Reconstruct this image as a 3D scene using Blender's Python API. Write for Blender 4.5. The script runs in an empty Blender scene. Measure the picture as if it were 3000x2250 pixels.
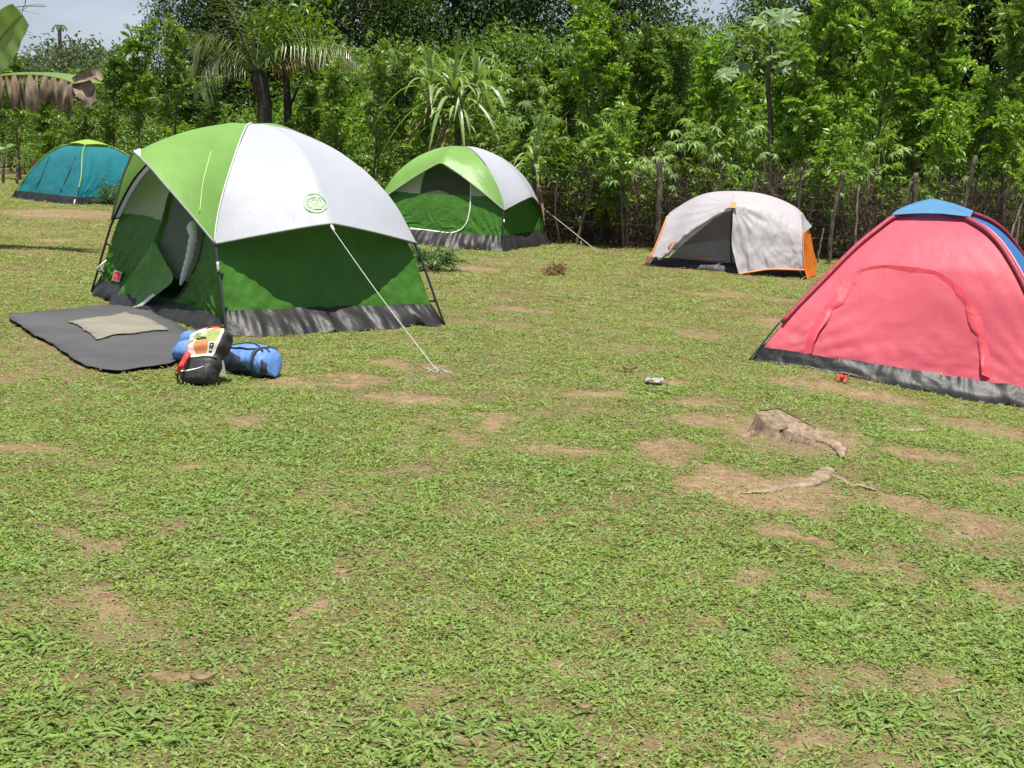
import bpy, bmesh, math, random
import numpy as np
from math import radians, sin, cos, pi, atan
from mathutils import Vector, Matrix

rng = np.random.default_rng(7)
random.seed(7)
scene = bpy.context.scene
COL = scene.collection

# ------------------------------------------------------------------ camera, sky, sun, exposure
FPX, CAM_H = 4000.0, 1.6
PITCH, ROLL, SX = atan(727 / FPX), radians(0.9), -0.032


def _rx(a):
    return np.array([[1, 0, 0], [0, cos(a), -sin(a)], [0, sin(a), cos(a)]])


def _rz(a):
    return np.array([[cos(a), -sin(a), 0], [sin(a), cos(a), 0], [0, 0, 1]])


RC = _rx(pi / 2 - PITCH) @ _rz(ROLL)
EYE = np.array([0, 0, CAM_H])
cam_d = bpy.data.cameras.new('camera')
cam_d.sensor_width = 36.0
cam_d.lens = FPX / 3000 * 36
cam_d.clip_end = 3000
cam = bpy.data.objects.new('camera', cam_d)
M4 = np.eye(4); M4[:3, :3] = RC; M4[:3, 3] = EYE
cam.matrix_world = Matrix(M4.tolist())
COL.objects.link(cam)
scene.camera = cam

SUN_DIR = np.array([0.08, -0.17, 0.98]); SUN_DIR /= np.linalg.norm(SUN_DIR)   # towards the sun
world = bpy.data.worlds.new('World')
scene.world = world
world.use_nodes = True
nt = world.node_tree
nt.nodes.clear()
w_out = nt.nodes.new('ShaderNodeOutputWorld')
w_bg = nt.nodes.new('ShaderNodeBackground')
w_sky = nt.nodes.new('ShaderNodeTexSky')
w_sky.sky_type = 'NISHITA'
w_sky.sun_disc = False
w_sky.sun_elevation = math.asin(SUN_DIR[2])
w_sky.sun_rotation = math.atan2(SUN_DIR[0], SUN_DIR[1])
w_sky.dust_density = 2.0
w_tc = nt.nodes.new('ShaderNodeTexCoord')
w_map = nt.nodes.new('ShaderNodeMapping')
w_map.inputs['Scale'].default_value = (1.0, 1.0, 2.6)
w_noise = nt.nodes.new('ShaderNodeTexNoise')
w_noise.inputs['Scale'].default_value = 3.2
w_noise.inputs['Detail'].default_value = 7
w_noise.inputs['Roughness'].default_value = 0.58
w_ramp = nt.nodes.new('ShaderNodeValToRGB')
w_ramp.color_ramp.elements[0].position = 0.36
w_ramp.color_ramp.elements[0].color = (1.35, 1.72, 2.25, 1)
w_ramp.color_ramp.elements[1].position = 0.66
w_ramp.color_ramp.elements[1].color = (3.3, 3.75, 4.4, 1)
w_mix = nt.nodes.new('ShaderNodeMix')
w_mix.data_type = 'RGBA'
w_mix.inputs[0].default_value = 0.8
w_bg.inputs['Strength'].default_value = 0.105
L = nt.links.new
L(w_tc.outputs['Generated'], w_map.inputs['Vector'])
L(w_map.outputs[0], w_noise.inputs['Vector'])
L(w_noise.outputs['Fac'], w_ramp.inputs['Fac'])
L(w_sky.outputs[0], w_mix.inputs[6])
L(w_ramp.outputs[0], w_mix.inputs[7])
L(w_mix.outputs[2], w_bg.inputs['Color'])
L(w_bg.outputs[0], w_out.inputs['Surface'])

sun_d = bpy.data.lights.new('sun', 'SUN')
sun_d.energy = 4.6
sun_d.angle = radians(0.6)
sun_d.color = (1.0, 0.955, 0.88)
sun = bpy.data.objects.new('sun', sun_d)
sun.rotation_euler = Vector(SUN_DIR.tolist()).to_track_quat('Z', 'Y').to_euler()
COL.objects.link(sun)

scene.view_settings.view_transform = 'Standard'
scene.view_settings.look = 'None'
scene.view_settings.gamma = 1.0
scene.view_settings.use_curve_mapping = False
scene.view_settings.exposure = 0.80
scene.render.engine = 'CYCLES'
scene.cycles.max_bounces = 8
scene.cycles.transparent_max_bounces = 12
scene.cycles.use_denoising = True


# ------------------------------------------------------------------ where a picture point lies on the ground
def sm(x):
    x = np.clip(x, 0, 1)
    return x * x * (3 - 2 * x)


def gz(x, y):
    """height of the ground"""
    return SX * np.clip(x, -14, 14) - 0.14 * sm((x - 1.9) / 1.7) * np.exp(-((y - 9.2) / 2.4) ** 2) + relief(x, y)


def relief(x, y):
    return 0.035 * (fbm(x * 0.8, y * 0.8, 3, 41) - 0.5) + 0.018 * (fbm(x * 5, y * 5, 3, 43) - 0.5)


def ray(px, py):
    return RC @ np.array([(px - 1500) / FPX, -(py - 1125) / FPX, -1.0])


def G(px, py, dz=0.0):
    d = ray(px, py)
    z = 0.0
    for _ in range(12):
        t = (z + dz - EYE[2]) / d[2]
        p = EYE + d * t
        z = float(gz(p[0], p[1]))
    return p


def Y(px, py, y):
    d = ray(px, py)
    return EYE + d * (y / d[1])


def on_plane(px, py, p, n):
    d = ray(px, py)
    return EYE + d * (np.dot(np.asarray(p) - EYE, n) / np.dot(d, n))


def proj(P):
    q = (np.atleast_2d(P) - EYE) @ RC
    return np.stack([1500 + FPX * q[:, 0] / -q[:, 2], 1125 - FPX * q[:, 1] / -q[:, 2]], 1)


def ground_pt(x, y, dz=0.0):
    return np.array([x, y, float(gz(x, y)) + dz])


# ------------------------------------------------------------------ small helpers
def nrm(v):
    v = np.asarray(v, float)
    return v / (np.linalg.norm(v, axis=-1, keepdims=True) + 1e-12)


def _hash(ix, iy, seed):
    n = (ix * 374761393 + iy * 668265263 + seed * 1442695041) & 0x7fffffff
    n = ((n ^ (n >> 13)) * 1274126177) & 0x7fffffff
    return ((n ^ (n >> 16)) & 0xffff) / 65535.0


def vnoise(x, y, seed=0):
    x = np.asarray(x, float); y = np.asarray(y, float)
    ix = np.floor(x).astype(np.int64); iy = np.floor(y).astype(np.int64)
    fx = x - ix; fy = y - iy
    fx = fx * fx * (3 - 2 * fx); fy = fy * fy * (3 - 2 * fy)
    a = _hash(ix, iy, seed); b = _hash(ix + 1, iy, seed)
    c = _hash(ix, iy + 1, seed); d = _hash(ix + 1, iy + 1, seed)
    return (a * (1 - fx) + b * fx) * (1 - fy) + (c * (1 - fx) + d * fx) * fy


def fbm(x, y, oct=4, seed=0):
    s, a, t = 0.0, 1.0, 0.0
    for i in range(oct):
        s = s + a * vnoise(x * 2 ** i, y * 2 ** i, seed + i * 17)
        t += a; a *= 0.5
    return s / t


def np_mesh(name, V, faces, mats=None, midx=None, smooth=True):
    """faces: (n,3) or (n,4) int array, or list of such arrays"""
    me = bpy.data.meshes.new(name)
    V = np.asarray(V, np.float32)
    fl = faces if isinstance(faces, list) else [faces]
    fl = [np.asarray(f, np.int32) for f in fl if len(f)]
    me.vertices.add(len(V))
    me.vertices.foreach_set('co', V.ravel())
    loops = np.concatenate([f.ravel() for f in fl])
    tot = np.concatenate([np.full(len(f), f.shape[1], np.int32) for f in fl])
    start = np.concatenate([[0], np.cumsum(tot)[:-1]]).astype(np.int32)
    me.loops.add(len(loops))
    me.loops.foreach_set('vertex_index', loops)
    me.polygons.add(len(tot))
    me.polygons.foreach_set('loop_start', start)
    me.polygons.foreach_set('loop_total', tot)
    me.polygons.foreach_set('use_smooth', np.full(len(tot), smooth))
    for m in (mats if isinstance(mats, (list, tuple)) else [mats]):
        if m: me.materials.append(m)
    if midx is not None:
        me.polygons.foreach_set('material_index', np.asarray(midx, np.int32))
    me.update(calc_edges=True)
    me.validate()
    return me


class MB:
    """collects pieces of ONE mesh"""
    def __init__(s):
        s.V = []; s.Q = []; s.T = []; s.n = 0

    def add(s, V, F):
        V = np.asarray(V, float)
        F = np.asarray(F, int)
        if len(F):
            (s.Q if F.shape[1] == 4 else s.T).append(F + s.n)
        s.V.append(V); s.n += len(V)
        return s

    def tube(s, P, r, n=8, cap=True, flat=1.0):
        P = np.asarray(P, float)
        k = len(P)
        r = np.broadcast_to(np.asarray(r, float), (k,))
        T = np.gradient(P, axis=0); T = nrm(T)
        ref = np.array([0, 0, 1.0]) if abs(T[0][2]) < 0.9 else np.array([1.0, 0, 0])
        V = []
        u = nrm(np.cross(T[0], ref))
        for i in range(k):
            u = nrm(u - T[i] * np.dot(u, T[i]))
            v = np.cross(T[i], u)
            a = np.arange(n) * 2 * pi / n
            V.append(P[i] + r[i] * (np.cos(a)[:, None] * u + flat * np.sin(a)[:, None] * v))
        V = np.concatenate(V)
        F = []
        for i in range(k - 1):
            for j in range(n):
                F.append((i * n + j, i * n + (j + 1) % n, (i + 1) * n + (j + 1) % n, (i + 1) * n + j))
        s.add(V, F)
        if cap:
            b = s.n
            s.add(np.array([P[0], P[-1]]), np.zeros((0, 3), int))
            o = b - len(V)
            F = [(b, o + (j + 1) % n, o + j) for j in range(n)]
            e = o + (k - 1) * n
            F += [(b + 1, e + j, e + (j + 1) % n) for j in range(n)]
            s.T.append(np.array(F))
        return s

    def grid(s, P):
        """P: (nu,nv,3) array of points"""
        a, b = P.shape[:2]
        I = np.arange(a * b).reshape(a, b)
        F = np.stack([I[:-1, :-1], I[1:, :-1], I[1:, 1:], I[:-1, 1:]], -1).reshape(-1, 4)
        return s.add(P.reshape(-1, 3), F)

    def box(s, lo, hi):
        x0, y0, z0 = lo; x1, y1, z1 = hi
        V = [(x0, y0, z0), (x1, y0, z0), (x1, y1, z0), (x0, y1, z0), (x0, y0, z1), (x1, y0, z1), (x1, y1, z1), (x0, y1, z1)]
        return s.add(V, [(0, 3, 2, 1), (4, 5, 6, 7), (0, 1, 5, 4), (1, 2, 6, 5), (2, 3, 7, 6), (3, 0, 4, 7)])

    def mesh(s, name, mat, off=None, smooth=True):
        V = np.concatenate(s.V)
        if off is not None: V = V - np.asarray(off)
        fl = []
        if s.Q: fl.append(np.concatenate(s.Q))
        if s.T: fl.append(np.concatenate(s.T))
        return np_mesh(name, V, fl, mat, smooth=smooth)

    def build(s, name, mat, parent=None, label=None, kind=None, smooth=True):
        off = root_loc(parent) if parent else None
        o = bpy.data.objects.new(name, s.mesh(name, mat, off, smooth))
        COL.objects.link(o)
        if parent: o.parent = parent
        if label: o['label'] = label
        if kind: o['kind'] = kind
        return o


def root_loc(o):
    while o.parent: o = o.parent
    return np.array(o.location)


def thing(name, label, cat, loc, group=None):
    o = bpy.data.objects.new(name, None)
    o.empty_display_size = 0.1
    o.location = [float(v) for v in loc]
    COL.objects.link(o)
    return tag(o, label, cat, group)


def tag(o, label, cat, group=None):
    o['label'] = label; o['category'] = cat
    if group: o['group'] = group
    return o


def dup(o, parent=None):
    c = o.copy()
    COL.objects.link(c)
    if parent: c.parent = parent
    for ch in o.children: dup(ch, c)
    return c


def catmull(P, n=10):
    P = np.asarray(P, float)
    Q = np.concatenate([[2 * P[0] - P[1]], P, [2 * P[-1] - P[-2]]])
    out = []
    for i in range(1, len(Q) - 2):
        t = np.linspace(0, 1, n, endpoint=False)[:, None]
        p0, p1, p2, p3 = Q[i - 1], Q[i], Q[i + 1], Q[i + 2]
        out.append(0.5 * (2 * p1 + (p2 - p0) * t + (2 * p0 - 5 * p1 + 4 * p2 - p3) * t ** 2 + (3 * p1 - p0 - 3 * p2 + p3) * t ** 3))
    return np.concatenate(out + [P[-1:]])


def resample(P, n):
    P = np.asarray(P, float)
    d = np.concatenate([[0], np.cumsum(np.linalg.norm(np.diff(P, axis=0), axis=1))])
    t = np.linspace(0, d[-1], n)
    return np.stack([np.interp(t, d, P[:, k]) for k in range(P.shape[1])], 1)


def in_poly(X, Yy, poly):
    poly = np.asarray(poly, float)
    r = np.zeros(np.shape(X), bool)
    j = len(poly) - 1
    for i in range(len(poly)):
        xi, yi = poly[i]; xj, yj = poly[j]
        c = ((yi > Yy) != (yj > Yy)) & (X < (xj - xi) * (Yy - yi) / (yj - yi + 1e-12) + xi)
        r ^= c
        j = i
    return r


# ------------------------------------------------------------------ materials
def new_mat(name):
    m = bpy.data.materials.new(name)
    m.use_nodes = True
    m.node_tree.nodes.clear()
    return m, m.node_tree.nodes, m.node_tree.links.new


def noise(N, Lk, scale, detail=4, vec=None, rough=0.55):
    n = N.new('ShaderNodeTexNoise')
    n.inputs['Scale'].default_value = scale
    n.inputs['Detail'].default_value = detail
    n.inputs['Roughness'].default_value = rough
    if vec is not None: Lk(vec, n.inputs['Vector'])
    return n


def ramp(N, stops):
    r = N.new('ShaderNodeValToRGB')
    els = r.color_ramp.elements
    while len(els) < len(stops): els.new(0.5)
    for e, (p, c) in zip(els, stops):
        e.position = p; e.color = (*c, 1) if len(c) == 3 else c
    return r


def fabric(name, col, transl=0.25, rough=0.5, bump=0.25, scale=9.0, spec=0.3, var=0.12, tcol=None):
    m, N, Lk = new_mat(name)
    out = N.new('ShaderNodeOutputMaterial')
    tc = N.new('ShaderNodeTexCoord')
    mp = N.new('ShaderNodeMapping')
    mp.inputs['Scale'].default_value = (1, 1, 0.5)
    Lk(tc.outputs['Object'], mp.inputs['Vector'])
    n1 = noise(N, Lk, scale, 5, mp.outputs[0])
    n1.inputs['Distortion'].default_value = 0.5
    n2 = noise(N, Lk, scale * 0.3, 3, tc.outputs['Object'])
    c0 = tuple(v * (1 - var) for v in col); c1 = tuple(min(1, v * (1 + var)) for v in col)
    r = ramp(N, [(0.3, c0), (0.7, c1)])
    Lk(n2.outputs['Fac'], r.inputs['Fac'])
    b = N.new('ShaderNodeBump')
    b.inputs['Strength'].default_value = bump
    b.inputs['Distance'].default_value = 0.05
    Lk(n1.outputs['Fac'], b.inputs['Height'])
    p = N.new('ShaderNodeBsdfPrincipled')
    p.inputs['Roughness'].default_value = rough
    p.inputs['Specular IOR Level'].default_value = spec
    Lk(r.outputs[0], p.inputs['Base Color']); Lk(b.outputs[0], p.inputs['Normal'])
    if transl > 0:
        t = N.new('ShaderNodeBsdfTranslucent')
        if tcol: t.inputs['Color'].default_value = (*tcol, 1)
        else: Lk(r.outputs[0], t.inputs['Color'])
        Lk(b.outputs[0], t.inputs['Normal'])
        mx = N.new('ShaderNodeMixShader')
        mx.inputs[0].default_value = transl
        Lk(p.outputs[0], mx.inputs[1]); Lk(t.outputs[0], mx.inputs[2])
        Lk(mx.outputs[0], out.inputs['Surface'])
    else:
        Lk(p.outputs[0], out.inputs['Surface'])
    return m


def plain(name, col, rough=0.5, spec=0.3, bump=0.0, scale=30, var=0.15, metal=0.0):
    m, N, Lk = new_mat(name)
    out = N.new('ShaderNodeOutputMaterial')
    tc = N.new('ShaderNodeTexCoord')
    n1 = noise(N, Lk, scale, 5, tc.outputs['Object'])
    r = ramp(N, [(0.3, tuple(v * (1 - var) for v in col)), (0.7, tuple(min(1, v * (1 + var)) for v in col))])
    Lk(n1.outputs['Fac'], r.inputs['Fac'])
    p = N.new('ShaderNodeBsdfPrincipled')
    p.inputs['Roughness'].default_value = rough
    p.inputs['Metallic'].default_value = metal
    p.inputs['Specular IOR Level'].default_value = spec
    Lk(r.outputs[0], p.inputs['Base Color'])
    if bump:
        b = N.new('ShaderNodeBump')
        b.inputs['Strength'].default_value = bump
        b.inputs['Distance'].default_value = 0.02
        Lk(n1.outputs['Fac'], b.inputs['Height']); Lk(b.outputs[0], p.inputs['Normal'])
    Lk(p.outputs[0], out.inputs['Surface'])
    return m


def leaf_mat(name, stops, transl=0.35, rough=0.42, spec=0.35, per_object=0.25, tboost=(1.5, 1.45, 0.6), hue=(0.474, 0.508)):
    """colour varies from leaf to leaf and a little from plant to plant"""
    m, N, Lk = new_mat(name)
    out = N.new('ShaderNodeOutputMaterial')
    g = N.new('ShaderNodeNewGeometry')
    oi = N.new('ShaderNodeObjectInfo')
    tc = N.new('ShaderNodeTexCoord')
    n1 = noise(N, Lk, 1.7, 3, tc.outputs['Object'])
    a1 = N.new('ShaderNodeMath'); a1.operation = 'MULTIPLY_ADD'
    a1.inputs[1].default_value = 0.5
    Lk(g.outputs['Random Per Island'], a1.inputs[0])
    a2 = N.new('ShaderNodeMath'); a2.operation = 'MULTIPLY_ADD'
    a2.inputs[1].default_value = 0.5; a2.inputs[2].default_value = -0.15
    Lk(n1.outputs['Fac'], a2.inputs[0])
    a3 = N.new('ShaderNodeMath'); a3.operation = 'MULTIPLY_ADD'
    a3.inputs[1].default_value = per_object
    Lk(oi.outputs['Random'], a3.inputs[0]); Lk(a2.outputs[0], a3.inputs[2])
    Lk(a3.outputs[0], a1.inputs[2])
    r0 = ramp(N, stops)
    Lk(a1.outputs[0], r0.inputs['Fac'])
    r = N.new('ShaderNodeHueSaturation')
    wn = N.new('ShaderNodeTexWhiteNoise'); wn.noise_dimensions = '1D'
    Lk(oi.outputs['Random'], wn.inputs['W'])
    for sock, lo, hi, src in (('Hue', *hue, oi.outputs['Random']), ('Saturation', 0.88, 1.06, wn.outputs['Value'])):
        mr = N.new('ShaderNodeMapRange'); mr.inputs['To Min'].default_value = lo; mr.inputs['To Max'].default_value = hi
        Lk(src, mr.inputs['Value']); Lk(mr.outputs[0], r.inputs[sock])
    Lk(r0.outputs[0], r.inputs['Color'])
    p = N.new('ShaderNodeBsdfPrincipled')
    p.inputs['Roughness'].default_value = rough
    p.inputs['Specular IOR Level'].default_value = spec
    Lk(r.outputs[0], p.inputs['Base Color'])
    t = N.new('ShaderNodeBsdfTranslucent')
    mm = N.new('ShaderNodeMix'); mm.data_type = 'RGBA'; mm.blend_type = 'MULTIPLY'
    mm.inputs[0].default_value = 1.0
    mm.inputs[7].default_value = (*tboost, 1)
    Lk(r.outputs[0], mm.inputs[6]); Lk(mm.outputs[2], t.inputs['Color'])
    mx = N.new('ShaderNodeMixShader'); mx.inputs[0].default_value = transl
    Lk(p.outputs[0], mx.inputs[1]); Lk(t.outputs[0], mx.inputs[2])
    Lk(mx.outputs[0], out.inputs['Surface'])
    return m


def bark_mat(name, c0, c1, scale=14):
    m, N, Lk = new_mat(name)
    out = N.new('ShaderNodeOutputMaterial')
    tc = N.new('ShaderNodeTexCoord')
    mp = N.new('ShaderNodeMapping'); mp.inputs['Scale'].default_value = (1, 1, 0.3)
    Lk(tc.outputs['Object'], mp.inputs['Vector'])
    n1 = noise(N, Lk, scale, 6, mp.outputs[0], 0.65)
    r = ramp(N, [(0.35, c0), (0.65, c1)])
    Lk(n1.outputs['Fac'], r.inputs['Fac'])
    b = N.new('ShaderNodeBump'); b.inputs['Strength'].default_value = 0.7; b.inputs['Distance'].default_value = 0.02
    Lk(n1.outputs['Fac'], b.inputs['Height'])
    p = N.new('ShaderNodeBsdfPrincipled'); p.inputs['Roughness'].default_value = 0.85
    p.inputs['Specular IOR Level'].default_value = 0.15
    Lk(r.outputs[0], p.inputs['Base Color']); Lk(b.outputs[0], p.inputs['Normal'])
    Lk(p.outputs[0], out.inputs['Surface'])
    return m


FLY_GREEN = fabric('light_green_nylon', (0.195, 0.37, 0.085), 0.28, 0.42, 0.12, 7)
FLY_WHITE = fabric('white_nylon', (0.42, 0.435, 0.48), 0.22, 0.5, 0.10, 7, var=0.03)
WALL_GREEN = fabric('dark_green_nylon', (0.085, 0.25, 0.035), 0.46, 0.42, 0.35, 12)
WALL_BEIGE = fabric('beige_liner', (0.42, 0.46, 0.34), 0.3, 0.6, 0.1)
TUB = fabric('black_floor_sheet', (0.017, 0.016, 0.016), 0.0, 0.48, 0.25, 9, spec=0.35, var=0.25)
POLE = plain('black_pole', (0.025, 0.03, 0.028), 0.35, 0.5)
TRIM = plain('grey_binding', (0.22, 0.25, 0.22), 0.7)
WHITE_TRIM = plain('pale_binding', (0.66, 0.64, 0.60), 0.7)
ROPE = plain('pale_rope', (0.50, 0.485, 0.42), 0.8, bump=0.3, scale=200)
RED = plain('red_cloth', (0.72, 0.045, 0.04), 0.6)


def gauze(name, col, alpha):
    m, N, Lk = new_mat(name)
    out = N.new('ShaderNodeOutputMaterial')
    d = N.new('ShaderNodeBsdfDiffuse'); d.inputs['Color'].default_value = (*col, 1)
    tl = N.new('ShaderNodeBsdfTranslucent'); tl.inputs['Color'].default_value = (*col, 1)
    t = N.new('ShaderNodeBsdfTransparent')
    m0 = N.new('ShaderNodeMixShader'); m0.inputs[0].default_value = 0.4
    Lk(d.outputs[0], m0.inputs[1]); Lk(tl.outputs[0], m0.inputs[2])
    mx = N.new('ShaderNodeMixShader'); mx.inputs[0].default_value = alpha
    Lk(t.outputs[0], mx.inputs[1]); Lk(m0.outputs[0], mx.inputs[2])
    Lk(mx.outputs[0], out.inputs['Surface'])
    return m


MESH_GREY = gauze('grey_mesh', (0.24, 0.25, 0.23), 0.78)
MESH_WHITE = gauze('white_mesh', (0.84, 0.87, 0.85), 0.93)

# ------------------------------------------------------------------ ground
# bare patches: picture point, half width and half height as seen there
PATCHES = [(1215, 1165, 150, 26), (1480, 1228, 110, 18), (1650, 1315, 130, 32), (1945, 1318, 130, 40), (2320, 1285, 170, 60),
           (2250, 1425, 240, 40), (2200, 1460, 160, 45), (2900, 1560, 190, 60), (2650, 1490, 120, 40), (2170, 1685, 85, 35),
           (2370, 1925, 60, 26), (2350, 2070, 80, 40), (2330, 2170, 120, 60), (330, 1775, 160, 34), (290, 1572, 130, 26),
           (600, 1385, 120, 22), (620, 1910, 100, 20), (180, 625, 200, 16), (160, 705, 70, 7), (2480, 1145, 160, 20),
           (2700, 1330, 160, 18), (1000, 1120, 110, 16), (1280, 1085, 90, 14), (1100, 1075, 80, 12), (2110, 1230, 110, 22), (820, 1125, 120, 14),
           (1910, 1120, 60, 18), (2060, 1180, 110, 14), (1400, 790, 70, 9), (2300, 880, 80, 12), (1500, 905, 110, 7),
           (2850, 1250, 120, 24), (760, 1215, 90, 12), (2960, 1760, 90, 40), (2230, 1560, 110, 24), (1180, 1390, 120, 14),
           (840, 1760, 90, 16), (1690, 2010, 80, 24), (90, 1310, 110, 14), (960, 1700, 70, 12), (1740, 1150, 120, 14),
           (2560, 1650, 90, 26), (2420, 1600, 80, 20), (2120, 1390, 90, 30)]
_pp = []
for (cx, cy, hw, hh) in PATCHES:
    c = G(cx, cy); a = G(cx + hw, cy); t_ = G(cx, cy - hh); b_ = G(cx, cy + hh)
    _pp.append((c[0], c[1], np.linalg.norm(a - c), np.linalg.norm(t_ - b_) / 2))


def dirt(x, y):
    """0 = grown over, 1 = bare earth"""
    x = np.asarray(x, float); y = np.asarray(y, float)
    wx = x + 0.55 * (fbm(x * 2.8, y * 2.2, 4, 5) - 0.5)
    wy = y + 0.75 * (fbm(x * 2.8 + 9, y * 1.8 + 4, 4, 6) - 0.5)
    d = np.zeros_like(x)
    for (cx, cy, a, b) in _pp:
        q = ((wx - cx) / a) ** 2 + ((wy - cy) / b) ** 2
        d = np.maximum(d, 0.85 * np.clip(1.15 - q, 0, 1))
    n = fbm(x * 1.25 + 3, y * 0.95, 4, 11)
    n2 = fbm(x * 4.5, y * 3.2, 3, 23)
    r = (np.clip((n - 0.63) * 4, 0, 0.5) + np.clip((n2 - 0.64) * 5, 0, 0.5)) * (0.55 + 0.45 * sm((x - 0.2) / 1.5))
    far = np.clip((y - 18) / 8, 0, 1)
    d = np.maximum(d, r * (1 - 0.5 * far))
    edge = fbm(x * 9, y * 9, 3, 31)
    d = np.clip(d * (0.55 + 0.9 * edge), 0, 1)
    return np.clip(d, 0, 1)


def ground_mat():
    m, N, Lk = new_mat('grassy_soil')
    out = N.new('ShaderNodeOutputMaterial')
    tc = N.new('ShaderNodeTexCoord')
    at = N.new('ShaderNodeAttribute'); at.attribute_name = 'dirt'
    n1 = noise(N, Lk, 22, 6, tc.outputs['Object'], 0.7)
    n2 = noise(N, Lk, 70, 5, tc.outputs['Object'], 0.7)
    n3 = noise(N, Lk, 0.9, 4, tc.outputs['Object'])
    soil = ramp(N, [(0.25, (0.125, 0.082, 0.050)), (0.5, (0.225, 0.155, 0.095)), (0.75, (0.36, 0.26, 0.165))])
    Lk(n1.outputs['Fac'], soil.inputs['Fac'])
    turf = ramp(N, [(0.25, (0.060, 0.050, 0.022)), (0.5, (0.135, 0.110, 0.052)), (0.75, (0.26, 0.205, 0.115))])
    Lk(n2.outputs['Fac'], turf.inputs['Fac'])
    ad = N.new('ShaderNodeMath'); ad.operation = 'MULTIPLY_ADD'; ad.inputs[1].default_value = 0.7; ad.inputs[2].default_value = -0.35
    Lk(n1.outputs['Fac'], ad.inputs[0])
    sm_ = N.new('ShaderNodeMath'); sm_.operation = 'ADD'
    Lk(at.outputs['Fac'], sm_.inputs[0]); Lk(ad.outputs[0], sm_.inputs[1])
    rr = ramp(N, [(0.05, (0, 0, 0)), (0.75, (1, 1, 1))])
    Lk(sm_.outputs[0], rr.inputs['Fac'])
    mx = N.new('ShaderNodeMix'); mx.data_type = 'RGBA'
    Lk(rr.outputs[0], mx.inputs[0]); Lk(turf.outputs[0], mx.inputs[6]); Lk(soil.outputs[0], mx.inputs[7])
    tone = ramp(N, [(0.3, (0.82, 0.82, 0.80)), (0.7, (1.1, 1.08, 1.0))])
    Lk(n3.outputs['Fac'], tone.inputs['Fac'])
    mu = N.new('ShaderNodeMix'); mu.data_type = 'RGBA'; mu.blend_type = 'MULTIPLY'; mu.inputs[0].default_value = 1
    Lk(mx.outputs[2], mu.inputs[6]); Lk(tone.outputs[0], mu.inputs[7])
    b = N.new('ShaderNodeBump'); b.inputs['Strength'].default_value = 0.6; b.inputs['Distance'].default_value = 0.02
    Lk(n2.outputs['Fac'], b.inputs['Height'])
    p = N.new('ShaderNodeBsdfPrincipled'); p.inputs['Roughness'].default_value = 0.95
    p.inputs['Specular IOR Level'].default_value = 0.1
    Lk(mu.outputs[2], p.inputs['Base Color']); Lk(b.outputs[0], p.inputs['Normal'])
    Lk(p.outputs[0], out.inputs['Surface'])
    return m


ys = np.concatenate([[-300, -80, -20, -5, 0, 1.5], np.geomspace(2.4, 45, 330), [60, 90, 150, 300, 700]])
us = np.concatenate([[-8, -3, -1.6], np.linspace(-1.15, 1.15, 330), [1.6, 3, 8]])
gx = us[:, None] * (0.42 * np.abs(ys)[None] + 1.0)
gx = np.where(np.abs(us)[:, None] > 1.2, us[:, None] * (0.42 * np.abs(ys)[None] + 40), gx)
gy = np.broadcast_to(ys[None], gx.shape)
gzv = gz(gx, gy)
mb = MB(); mb.grid(np.stack([gx, gy, gzv], -1))
ground = mb.build('ground', ground_mat())
ground['kind'] = 'structure'
att = ground.data.attributes.new('dirt', 'FLOAT', 'POINT')
att.data.foreach_set('value', dirt(gx, gy).astype(np.float32).ravel())


# ------------------------------------------------------------------ ridge tents with crossed poles and a part fly
PROF = resample(catmull([(1, 0), (0.95, 0.14), (0.905, 0.27), (0.837, 0.44), (0.69, 0.68), (0.484, 0.86), (0.219, 0.975), (0, 1.0)], 12), 121)


def wrinkle(u, v, amp, seed, stretch=3.0):
    return amp * (fbm(u * 6 + seed, v * 6 * stretch / 3 + seed * 2, 4, seed) - 0.5) * 2


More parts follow.
